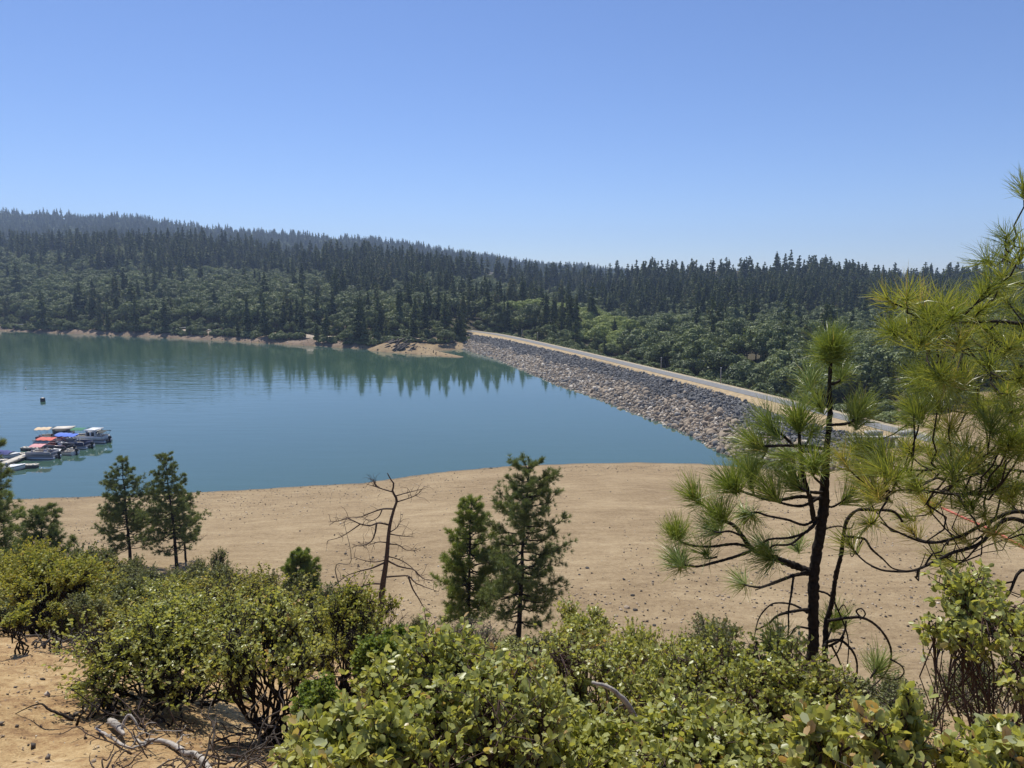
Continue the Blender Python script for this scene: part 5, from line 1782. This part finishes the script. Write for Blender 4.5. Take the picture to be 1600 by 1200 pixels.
def pontoon(loc, rz, L, W, label, panel, canopy=None, ctop=2.3, cx=(0.0, 0.5), seatm=None, cabin=None, group=None, canopy2=None):
    """pontoon boat along local x, bow at +x"""
    t = empty("pontoon_boat", loc, rz, label, "boat", group)
    for s in (-1, 1):
        a = Acc()
        y = s * (W / 2 - 0.32)
        xs = [-L / 2, -L / 2 + 0.05, L / 2 - 0.9, L / 2 - 0.4, L / 2 + 0.05]
        a.tube([(x, y, 0.14 + (0.12 if i == 4 else 0)) for i, x in enumerate(xs)], [0.2, 0.31, 0.31, 0.22, 0.03], 12)
        a.build("pontoon", M_ALU, t, True)
    a = Acc(); a.box((0, 0, 0.55), (L - 0.3, W, 0.12)); a.build("deck", M_GREYP, t)
    a = Acc()
    hx = L / 2 - 0.35
    for s in (-1, 1):
        a.box((-0.1, s * (W / 2 - 0.05), 0.93), (L - 1.3, 0.04, 0.58))
    a.box((hx - 0.35, 0.55, 0.93), (0.04, W / 2 - 0.5, 0.58))
    a.box((hx - 0.35, -0.55, 0.93), (0.04, W / 2 - 0.5, 0.58))
    a.box((-hx + 0.15, 0, 0.93), (0.04, W - 0.3, 0.58))
    a.build("side_panels", panel, t)
    a = Acc()
    for s in (-1, 1):
        a.tube([(-hx + 0.2, s * (W / 2 - 0.05), 1.27), (hx - 0.4, s * (W / 2 - 0.05), 1.27)], 0.035, 6)
        for k in range(6):
            x = -hx + 0.2 + k * (2 * hx - 0.6) / 5
            a.tube([(x, s * (W / 2 - 0.05), 0.6), (x, s * (W / 2 - 0.05), 1.27)], 0.025, 5)
    a.build("railing", M_ALU, t)
    sm = seatm or M_SEAT
    for sx, sy, l_ in ((hx - 1.3, 0.75, 1.5), (hx - 1.3, -0.75, 1.5), (-hx + 1.2, 0.75, 1.7)):
        a = Acc()
        a.box((sx, sy, 0.80), (l_, 0.55, 0.38))
        a.box((sx, sy + (0.3 if sy > 0 else -0.3), 1.1), (l_, 0.16, 0.4))
        a.build("bench_seat", sm, t)
    a = Acc()
    a.box((-0.2, -0.75, 0.98), (0.55, 0.6, 0.75), 0, 0.5, 0, 0.8)
    a.tube([(-0.5, -0.75, 1.35), (-0.62, -0.75, 1.42)], [0.19, 0.19], 10)
    a.build("helm_console", M_WHITE, t)
    if cabin is None:
        outboard(t, -L / 2 - 0.02)

    def bimini(c, x0_, x1_, h):
        cols, nseg = [], 8
        A2 = Acc()
        x = np.linspace(x0_, x1_, 7)
        yv = np.linspace(-W / 2 + 0.05, W / 2 - 0.05, nseg)
        Xg, Yg = np.meshgrid(x, yv, indexing='ij')
        Zg = h - 0.22 * (2 * Yg / W) ** 2 - 0.10 * np.abs(np.sin((Xg - x0_) / (x1_ - x0_) * math.pi * 3)) + 0.06
        V = np.stack([Xg, Yg, Zg], -1).reshape(-1, 3)
        F = grid_faces(7, nseg)
        A2.add(V, None, F)
        A2.add(V - np.array((0, 0, 0.03)), None, F[:, ::-1])
        A2.build("canopy", c, t)
        A3 = Acc()
        xm = (x0_ + x1_) / 2
        for s in (-1, 1):
            ye = s * (W / 2 - 0.05)
            for xe in (x0_ + 0.05, x1_ - 0.05, xm + 0.4):
                A3.tube([(xm, ye, 1.2), (xe, ye, h - 0.2)], 0.022, 5)
        A3.build("canopy_frame", M_ALU, t)
    if canopy: bimini(canopy, cx[0], cx[1], ctop)
    if canopy2: bimini(*canopy2)
    if cabin:
        x0_, x1_, h, cm = cabin
        xm, l_ = (x0_ + x1_) / 2, x1_ - x0_
        a = Acc()
        a.box((xm, 0, 0.61 + h / 2), (l_, W - 0.25, h))
        cb = a.build("cabin", cm, t)
        a = Acc()
        a.box((xm, 0, 0.61 + h + 0.06), (l_ + 0.35, W + 0.1, 0.1))
        a.build("roof", M_WHITE if cm is M_WHITE else M_SEAT, t)
        for s in (-1, 1):
            for k in (-1, 1):
                a = Acc()
                a.box((xm + k * l_ * 0.24, s * (W / 2 - 0.115), 0.61 + h * 0.62), (l_ * 0.3, 0.03, h * 0.4))
                a.build("window", M_GLASSD, t)
        a = Acc(); a.box((x0_ - 0.02, 0.2, 0.61 + h * 0.46), (0.04, 0.6, h * 0.85)); a.build("door", M_GREYP, t)
        outboard(t, -L / 2 - 0.02)
    return t


def wpos(u, v):
    p = atz(u, v, 0)
    return (float(p[0]), float(p[1]), 0.0)


pontoon(wpos(140, 690), R(176), 7.6, 2.5, "white-cabined pontoon boat with a green forward awning, moored farthest right", M_WHITE, cloth("green_canvas", (0.03, 0.16, 0.09)), 2.55, (0.4, 2.9),
        cabin=(-2.0, -0.1, 1.75, M_WHITE), canopy2=(cloth("dark_canvas", (0.03, 0.04, 0.04)), -3.7, -2.1, 2.15))
pontoon(wpos(86, 690), R(190), 7.0, 2.6, "tan-awninged cabin pontoon moored at the back, left of the white-cabined one", M_SEATR, cloth("tan_canvas", (0.60, 0.46, 0.30)), 2.75, (0.2, 2.9),
        cabin=(-3.1, -0.2, 1.95, cloth("grey_olive_cabin", (0.20, 0.20, 0.17))))
pontoon(wpos(116, 699), R(172), 6.8, 2.5, "pontoon boat under a long blue canopy in the middle of the raft", M_NAVY, cloth("blue_canvas", (0.08, 0.16, 0.55)), 2.45, (-1.2, 2.6))
pontoon(wpos(100, 697), R(170), 5.6, 2.3, "smaller blue-canopied boat wedged behind the red-canopied one", M_GREYP, cloth("faded_blue_canvas", (0.12, 0.2, 0.52)), 2.4, (-2.0, 0.9), seatm=M_SEATR)
pontoon(wpos(88, 705), R(174), 6.4, 2.4, "pontoon boat under a coral red canopy", M_BLACK, cloth("red_canvas", (0.58, 0.14, 0.10)), 2.4, (-0.3, 2.9), seatm=M_SEATR)
pontoon(wpos(66, 715.5), R(178), 5.6, 2.4, "low pontoon boat with a faded pink canopy, nearest to the dock junction", M_GREYP, cloth("pink_canvas", (0.60, 0.30, 0.30)), 2.35, (-0.9, 1.4))


def runabout(loc, rz, L, W, label, hullm, stripe, cover=None):
    """small planing boat, bow at +x"""
    t = empty("motorboat", loc, rz, label, "boat")
    st = np.linspace(0, 1, 12)
    half = W / 2 * np.clip(1 - np.maximum(0, (st - 0.45) / 0.55) ** 2.2, 0.02, 1)
    keel = -0.25 + 0.55 * np.maximum(0, (st - 0.7) / 0.3) ** 2
    sheer = 0.62 + 0.22 * st ** 2
    rows = []
    for x, h_, k_, s_ in zip(st * L - L / 2, half, keel, sheer):
        rows.append([(x, -h_, s_), (x, -h_ * 0.98, s_ * 0.55), (x, -h_ * 0.85, 0.05 + k_ * 0.4), (x, 0, k_), (x, h_ * 0.85, 0.05 + k_ * 0.4), (x, h_ * 0.98, s_ * 0.55), (x, h_, s_)])
    V = np.array(rows)
    a = Acc()
    a.add(V.reshape(-1, 3), None, grid_faces(12, 7))
    a.add(V[0], [(0, 1, 6), (1, 5, 6), (1, 2, 5), (2, 4, 5), (2, 3, 4)], None)
    a.build("hull", hullm, t, True)
    a = Acc()
    D = np.array([[(x, -h_, s_), (x, 0, s_ + 0.08), (x, h_, s_)] for x, h_, s_ in zip(st[6:] * L - L / 2, half[6:], sheer[6:])])
    a.add(D.reshape(-1, 3), None, grid_faces(6, 3))
    a.box((-L * 0.24, 0, 0.22), (L * 0.48, W * 0.86, 0.06))
    a.build("deck", hullm, t, True)
    a = Acc()
    for s in (-1, 1):
        a.tube(np.stack([st * L - L / 2, s * (half + 0.015), sheer - 0.12], -1), 0.035, 5)
    a.build("rub_rail", stripe, t)
    a = Acc()
    a.add([(0.1, -W * 0.4, 0.7), (0.1, W * 0.4, 0.7), (-0.25, W * 0.34, 1.15), (-0.25, -W * 0.34, 1.15), (0.14, -W * 0.4, 0.7), (0.14, W * 0.4, 0.7), (-0.21, W * 0.34, 1.15), (-0.21, -W * 0.34, 1.15)],
          None, [(0, 3, 2, 1), (4, 5, 6, 7), (0, 1, 5, 4), (2, 3, 7, 6)])
    a.build("windscreen", M_GLASSD, t)
    for s in (-1, 1):
        a = Acc(); a.box((-0.9, s * 0.4, 0.5), (0.5, 0.5, 0.4)); a.box((-1.15, s * 0.4, 0.85), (0.14, 0.5, 0.5)); a.build("seat", M_SEAT, t)
    if cover:
        a = Acc()
        x = np.linspace(-L * 0.45, L * 0.25, 8); y = np.linspace(-W / 2, W / 2, 7)
        X_, Y_ = np.meshgrid(x, y, indexing='ij')
        Z_ = 0.78 + 0.55 * (1 - (2 * Y_ / W) ** 2) * (1 - ((X_ + L * 0.1) / (L * 0.42)) ** 2 * 0.8) + 0.05 * np.sin(X_ * 7)
        a.add(np.stack([X_, Y_, Z_], -1).reshape(-1, 3), None, grid_faces(8, 7))
        a.build("boat_cover", cover, t, True)
    outboard(t, -L / 2, 0, -0.1)
    return t


runabout(wpos(8, 715), R(2), 5.0, 2.1, "blue-covered boat with a white pointed bow at the left edge between dock fingers", M_WHITE, M_NAVY, cloth("dark_blue_cover", (0.05, 0.06, 0.20)))
runabout(wpos(12, 735), R(24), 4.8, 2.0, "open white runabout nearest to the beach behind the left pine", M_WHITE, M_BLACK)
runabout(wpos(101, 709), R(168), 4.6, 1.9, "small open boat with maroon trim between the pink and blue canopies", M_WHITE, M_SEATR)

# buoys
t = empty("mooring_buoy", wpos(67, 627), 0, "black drum-shaped mooring buoy floating alone on the lake", "buoy")
a = Acc(); a.tube([(0, 0, -0.3), (0, 0, 0.05), (0, 0, 0.75), (0, 0, 0.85)], [0.5, 0.56, 0.56, 0.46], 18); a.build("drum", M_BLACK, t)
a = Acc(); a.tube([(0, 0, 0.85), (0, 0, 0.93)], [0.42, 0.3], 14); a.build("cap", M_SEAT, t)
for (u, v, lab) in ((40, 608, "tiny white float up and left of the black buoy"), (205, 596, "tiny white float on the green water, farther right")):
    t = empty("float_buoy", wpos(u, v), 0, lab, "buoy")
    a = Acc(); a.tube([(0, 0, -0.15), (0, 0, 0), (0, 0, 0.2), (0, 0, 0.36)], [0.12, 0.24, 0.22, 0.06], 12); a.build("ball", M_WHITE, t, True)
    a = Acc(); a.tube([(0, 0, 0.34), (0, 0, 0.42)], 0.05, 8); a.build("ring", M_STEEL, t)

# red pipe lying on the beach, seen through the big pine
M_REDP = solid("orange_red_pipe", (0.5, 0.12, 0.07), 0.5, 0, 2, 0.1)
P_ = []
for u, v in ((1440, 780), (1500, 808), (1545, 828), (1590, 852), (1640, 880), (1700, 915)):
    d = ray(u, v)
    z = 3.0
    for _ in range(20):
        q = atz(u, v, z); z = 0.5 * z + 0.5 * ground_z(q[0], q[1])
    P_.append((q[0], q[1], z + 0.12))
a = Acc(); a.tube(smooth_poly(np.array(P_)), 0.12, 10)
tag(a.build("drain_pipe", M_REDP, None, True), "long orange-red pipe lying down the beach behind the big pine", "pipe")


# ---------------------------------------------------------------- stones, driftwood, litter
def on_ground(u, v):
    """where the line of sight meets the ground"""
    d = ray(u, v)
    t = np.linspace(2, 460, 9000) / d[1]
    X, Y, Z = d[0] * t, d[1] * t, EYE + d[2] * t
    h = height(X, Y)
    k = int(np.argmax(Z < h))
    return np.array((X[k], Y[k], h[k]))


M_STONE = tinted("field_stone", [(0.0, (0.05, 0.045, 0.04)), (0.4, (0.16, 0.135, 0.11)), (0.7, (0.34, 0.27, 0.20)), (1.0, (0.55, 0.48, 0.38))], 0.9, 5, 0.15, 0.3)
M_STONED = tinted("dark_wet_stone", [(0.0, (0.02, 0.02, 0.02)), (1.0, (0.10, 0.09, 0.08))], 0.8, 5, 0.3, 0.3)
stones = [(989, 931, 7, 0, "dark stone alone above the stone cluster on the beach"), (970, 953, 6, 1, "left grey stone of the little cluster on the beach"), (980, 950, 9, 1, "pale biggest stone of the little cluster on the beach"),
          (992, 954, 8, 0, "dark right-hand stone of the little cluster on the beach"), (979, 957, 5, 0, "small dark stone at the front of the little cluster"), (1022, 978, 7, 0, "dark stone above the manzanitas, right of the cluster"),
          (963, 963, 7, 1, "flat stone just above the bright green manzanita"), (918, 888, 6, 0, "dark stump-like stone right of the taller slender pine"), (975, 906, 6, 0, "low dark stone in the middle of the beach"),
          (480, 862, 7, 0, "dark stone above the round young pine"), (1218, 976, 4, 0, "tiny dark stone right of centre on the lower beach"), (340, 766, 8, 0, "dark rock at the beach waterline right of the left pines"),
          (312, 769, 5, 0, "small dark rock at the waterline beside the left pines"), (505, 757, 4, 0, "tiny dark stone at the waterline left of the dead tree"), (768, 732, 4, 0, "small dark stone at the waterline above the slender pines"),
          (1146, 716, 7, 1, "pale boulder at the corner where beach and dam meet"), (1180, 722, 6, 1, "pale boulder at the dam's foot, beside the corner"), (540, 866, 5, 0, "dark stone left of the dead tree's limbs"),
          (1000, 985, 5, 1, "pale stone between cluster and manzanita"), (1050, 995, 5, 0, "dark stone near the grey-green bush top"), (905, 898, 4, 0, "small dark stone beside the stump-like one"), (160, 775, 6, 0, "dark drift clump at the waterline, far left")]
first_s = None
for u, v, px, pale, lab in stones:
    p = on_ground(u, v)
    s = px * p[1] / FPX * 1.1
    rv, rf = ROCKS_HI[rng.integers(0, 6)]
    a = Acc(); a.add(rv * s * np.array((1.2, 1, 0.8)), rf, None, 0.75 if pale else 0.3)
    o = a.build("stone", M_STONE if pale else M_STONED)
    o.location = (p[0], p[1], p[2] + 0.1 * s); o.rotation_euler = (0, 0, rng.uniform(0, 6))
    tag(o, lab, "stone", "stones on the beach")


def gravel(name, n, x0, x1, fy, smin, smax, label, dens=None, dark=0.15):
    Yg = fy(n)
    Sg = rng.uniform(x0, x1, len(Yg))
    Xg = Sg * (Yg + 2)
    Zg = height(Xg, Yg)
    k = np.ones(len(Yg), bool)
    if dens is not None: k = dens(Xg, Yg, Zg)
    Xg, Yg, Zg = Xg[k], Yg[k], Zg[k]
    S = smin * (smax / smin) ** (rng.uniform(size=len(Xg)) ** 2.2)
    a = Acc()
    for q, (rv, rf) in enumerate(GR):
        sl = slice(q, None, len(GR))
        m = len(Xg[sl])
        M = frames(rng.normal(size=(m, 3)) * np.array((1, 1, 0.2))) * S[sl][:, None, None]
        tt_ = np.where(rng.uniform(size=m) < dark, 0.15, rng.normal(0.68, 0.18, m))
        a.many(rv, rf, None, M, np.stack([Xg[sl], Yg[sl], Zg[sl] + 0.12 * S[sl]], -1), np.clip(tt_, 0, 1))
    return tag(a.build(name, M_STONE), label, "gravel", kind='stuff')


import bmesh as _b


def small_rock(seed):
    r = np.random.default_rng(seed)
    V = np.array([(1, 0, 0), (0.2, 0.9, 0), (-0.9, 0.4, 0.1), (-0.6, -0.8, 0), (0.5, -0.8, 0), (0.1, 0.1, 0.6), (0, 0, -0.4)]) * 0.5 * r.uniform(0.7, 1.2, (7, 3))
    F = np.array([(0, 1, 5), (1, 2, 5), (2, 3, 5), (3, 4, 5), (4, 0, 5), (1, 0, 6), (2, 1, 6), (3, 2, 6), (4, 3, 6), (0, 4, 6)])
    return V, F


GR = [small_rock(s) for s in range(6)]
gravel("beach_gravel", 60000, -0.75, 0.75, lambda n: np.sqrt(rng.uniform(33 ** 2, 112 ** 2, n)), 0.035, 0.26, "scattered stones and gravel over the bare beach",
       lambda X, Y, Z: (Z > 0.02) & (rng.uniform(size=len(X)) < np.clip(0.16 + 0.5 * vnoise(X, Y, 0.07, 61) + 0.8 * np.clip((60 - Y) / 16, 0, 1) + 0.5 * (Z < 0.35), 0.03, 1)), 0.22)
gravel("slope_gravel", 26000, -0.9, 0.9, lambda n: rng.uniform(1.2, 34, n) ** 1.0, 0.012, 0.09, "fine stones and grit littering the orange slope",
       lambda X, Y, Z: rng.uniform(size=len(X)) < np.clip(0.45 + 0.7 * vnoise(X, Y, 0.5, 62), 0.05, 1), 0.3)
# leaf litter on the slope
n_ = 26000
Yg = rng.uniform(2.0, 20, n_); Sg = rng.uniform(-0.85, 0.85, n_); Xg = Sg * (Yg + 2)
kq = rng.uniform(size=n_) < np.clip(0.25 + 0.9 * vnoise(Xg, Yg, 0.8, 91) + 0.5 * vnoise(Xg, Yg, 0.25, 92), 0.02, 1)
Xg, Yg = Xg[kq], Yg[kq]; Zg = height(Xg, Yg) + 0.008
m_ = len(Xg)
zn = unit(rng.normal(size=(m_, 3)) * 0.35 + np.array((0, 0, 1)))
xn = unit(np.cross(zn, unit(rng.normal(size=(m_, 3)))))
Ml = np.stack([xn, np.cross(zn, xn), zn], -1) * np.stack([rng.uniform(0.02, 0.055, m_), rng.uniform(0.012, 0.035, m_), np.full(m_, 0.03)], -1)[:, None, :]
a = Acc()
a.many(LEAF_V, None, LEAF_F, Ml, np.stack([Xg, Yg, Zg], -1), rng.uniform(0, 1, m_))
M_LITTER = tinted("dry_leaf_litter", [(0.0, (0.05, 0.035, 0.025)), (0.4, (0.16, 0.10, 0.06)), (0.8, (0.30, 0.22, 0.14)), (1.0, (0.42, 0.36, 0.27))], 0.9, 5, 0.1)
tag(a.build("leaf_litter", M_LITTER), "dry fallen leaves and bark scraps littering the orange slope", "leaf litter", kind='stuff')
# shore rubble, far side
gravel("shore_rubble", 9000, -0.78, -0.03, lambda n: rng.uniform(275, 440, n), 0.25, 1.1, "pale rubble along the foot of the far bank",
       lambda X, Y, Z: (Z > -0.1) & (Z < 2.2) & (X < -8), 0.35)

# rocky point
t = empty("rock_outcrop", (0, 0, 0), 0, "dark slanting rock outcrop at the waterline left of the sand spit", "rock outcrop")
p0 = atz(628, 550, 0.5)
t.location = tuple(p0)
ro = Acc()
rr2 = np.random.default_rng(3)
for k in range(46):
    u = rr2.uniform(600, 646); f = (u - 600) / 46
    y_ = 296 + (1 - f) * 10 + rr2.uniform(0, 16)
    x_ = (u - 800) / FPX * y_
    hz = 0.5 + (y_ - 296) / 24 * 4.2 * (0.5 + 0.5 * math.sin(f * 3.14))
    rv, rf = ROCKS_HI[k % 6]
    Mx = np.array(Matrix.Rotation(R(-28 + rr2.normal() * 9), 3, 'Y') @ Matrix.Rotation(rr2.uniform(-0.5, 0.5), 3, 'Z'))
    V = (rv * np.array((5.2, 3.0, 1.5)) * rr2.uniform(0.6, 1.2)) @ Mx.T + np.array((x_, y_, hz)) - p0
    ro.add(V, rf, None, rr2.uniform(0.0, 0.42))
ro.build("rock_slabs", M_STONE, t)
for (u, v, lab) in ((677, 551, "left of two tiny dark stumps on the sand spit"), (681, 554, "right of two tiny dark stumps on the sand spit")):
    p = on_ground(u, v)
    a = Acc(); a.tube([(0, 0, -0.2), (0.03, 0, 0.5), (0.1, 0.02, 1.1)], [0.22, 0.17, 0.12], 7)
    o = a.build("tree_stump", M_BARKG); o.location = tuple(p); tag(o, lab, "stump")


# bleached wood and dead brush near the camera
def gnarl(acc, pts, rad, r, k=8):
    S = smooth_poly(np.array(pts), 5)
    S[1:-1] += r.normal(0, 0.0016, (len(S) - 2, 3))
    acc.tube(S, np.interp(np.linspace(0, 1, len(S)), np.linspace(0, 1, len(rad)), rad), k)
    return S


r3 = np.random.default_rng(21)
def ground_limb(name, px, rad, label, cat, mat, rise=0.03, forks=3, offs=None):
    P_ = []
    for i, (u, v) in enumerate(px):
        p = on_ground(u, v); P_.append(p + np.array((0, 0, rise + (offs[i] if offs else 0))))
    P_ = np.array(P_)
    O = P_[0].copy()
    t = empty(name, tuple(O), 0, label, cat)
    a = Acc(); S = gnarl(a, P_ - O, rad, r3); a.build("limb", mat, t, True)
    a = Acc()
    for q in range(forks):
        i = r3.integers(2, len(S) - 1)
        d = unit(np.array((r3.normal(), r3.normal(), abs(r3.normal()) * 0.8)))
        gnarl(a, curve(S[i], S[i] + d * r3.uniform(0.12, 0.4), -0.1, 0.08, 5, r3), [rad[1] * 0.5, rad[1] * 0.3, 0.003], r3, 5)
    if forks: a.build("side_twigs", mat, t)
    return t


ground_limb("fallen_branch", [(208, 1160), (222, 1168), (232, 1164), (245, 1163), (262, 1166), (278, 1176), (292, 1184), (304, 1186), (318, 1196), (330, 1215)], [0.008, 0.014, 0.02, 0.022, 0.024, 0.022], "smooth bleached fallen branch snaking along the bottom edge below the big left manzanita", "branch", M_DEAD, 0.03, 4)
ground_limb("fallen_branch", [(150, 1145), (165, 1155), (180, 1162), (196, 1174), (206, 1178), (222, 1174), (240, 1172)], [0.008, 0.011, 0.012, 0.010, 0.006], "thin pale fallen branch left of the smooth bleached one", "branch", M_DEAD, 0.03, 3)
ground_limb("fallen_branch", [(172, 1136), (180, 1142), (188, 1152), (195, 1162)], [0.02, 0.03, 0.028, 0.01], "short thick bleached stub at the left manzanita's foot", "branch", M_DEAD, 0.06, 1)
ground_limb("fallen_branch", [(22, 990), (40, 999), (62, 998), (92, 1002), (97, 1012), (92, 1020)], [0.02, 0.018, 0.016, 0.014, 0.008], "thin dark fallen branch on the bare slope below the little sprig", "branch", M_BARKG, 0.05, 2)
ground_limb("fallen_branch", [(93, 1032), (108, 1024), (122, 1022), (140, 1026)], [0.006, 0.010, 0.010, 0.012], "short arched dead twig on the slope left of the big manzanita", "branch", M_BARKG, 0.05, 4)
ground_limb("fallen_branch", [(112, 1076), (122, 1079), (136, 1076)], [0.02, 0.035, 0.02], "dark chunk of dead wood left of the big manzanita", "branch", M_BARK, 0.03, 0)
ground_limb("fallen_branch", [(60, 968), (90, 975), (120, 984), (150, 990)], [0.01, 0.014, 0.012, 0.008], "grey dead branch in the litter behind the bare slope", "branch", M_BARKG, 0.05, 4)

# leaning bleached stub standing in the green manzanita
P_ = np.array([aty(u, v, 4.1) for u, v in ((925, 1066), (945, 1072), (965, 1084), (980, 1100), (990, 1118), (1004, 1142), (1010, 1175))])
O = P_[-1].copy(); O[2] = ground_z(O[0], O[1])
t = empty("dead_stub", tuple(O), 0, "bleached grey-white dead stub leaning up out of the bright green manzanita", "dead branch")
a = Acc(); gnarl(a, np.vstack([P_, [O]]) - O, [0.010, 0.016, 0.022, 0.026, 0.028, 0.03, 0.03], r3, 8); a.build("limb", M_DEAD, t, True)
a = Acc()
for q in range(5):
    i = r3.integers(0, 5)
    d = unit(np.array((r3.normal() - 0.4, r3.normal() * 0.4, -0.6)))
    gnarl(a, curve(P_[i] - O, P_[i] - O + d * 0.25, 0.1, 0.06, 5, r3), [0.008, 0.006, 0.003], r3, 5)
a.build("side_twigs", M_BARKG, t)


def brush(name, u0, u1, v0, v1, Y, n, label, mat, rad=0.007, lift_=0.35):
    c = aty((u0 + u1) / 2, (v0 + v1) / 2, Y)
    g = ground_z(c[0], Y)
    t = empty(name, (c[0], Y, g), 0, label, "dead brush")
    a = Acc()
    W = (u1 - u0) / 2 * Y / FPX
    for q in range(n):
        x, y = r3.uniform(-W, W), r3.uniform(-0.8, 0.8)
        s = np.array((x, y, ground_z(c[0] + x, Y + y) - g + r3.uniform(0, lift_ * 0.4)))
        d = np.array((r3.normal() * 0.28, r3.normal() * 0.25, abs(r3.normal()) * lift_ * 0.6))
        gnarl(a, curve(s, s + d, r3.uniform(-0.25, 0.1), 0.055, 6, r3), [rad * r3.uniform(0.6, 1.8), rad * 0.8, rad * 0.3], r3, 5)
    a.build("dead_twigs", mat, t)
    return t


brush("dead_brush", 160, 330, 1080, 1190, 6.2, 60, "tangle of dark dead twigs under the big left manzanita", M_BARK, 0.009)
brush("dead_brush", 330, 480, 1080, 1190, 5.2, 45, "tangle of dead twigs under the upright forked manzanita", M_BARKG, 0.007)
brush("dead_brush", 180, 400, 1140, 1195, 4.9, 50, "pale and dark dead twigs lying along the bottom edge at left", M_DEADB, 0.006, 0.18)
brush("dead_brush", 90, 175, 955, 1010, 10, 60, "low litter of dead branches at the back of the bare slope", M_BARKG, 0.012, 0.25)
brush("dead_brush", 470, 640, 930, 1050, 9.5, 40, "spindly bare upright twigs left of the dead tree's foot", M_BARKG, 0.010, 1.0)
brush("dead_brush", 1390, 1580, 1080, 1180, 5.8, 90, "grey dead twigs between the pale sprig and the corner manzanita", M_BARKG, 0.007, 0.5)
brush("dead_brush", 1230, 1340, 1000, 1090, 6.2, 60, "curled dead twigs around the young pine's foot", M_BARK, 0.006, 0.5)
brush("dead_brush", 890, 960, 930, 1010, 9.5, 16, "twisted dead twigs poking up right of the taller slender pine", M_BARK, 0.012, 0.8)
# ---------------------------------------------------------------- haze
def haze():
    a = Acc()
    a.box((0, 1700, 125), (9800, 3440, 275))
    o = a.build("haze", M_FILL)
    m, nt, out = new_mat("haze_air")
    v = nt.nodes.new('ShaderNodeVolumePrincipled')
    v.inputs['Color'].default_value = (0.55, 0.72, 1.0, 1)
    v.inputs['Density'].default_value = 0.00018
    v.inputs['Anisotropy'].default_value = 0.2
    nt.links.new(v.outputs[0], out.inputs['Volume'])
    o.data.materials.clear()
    o.data.materials.append(m)
    o['kind'] = 'stuff'
    return o


haze()
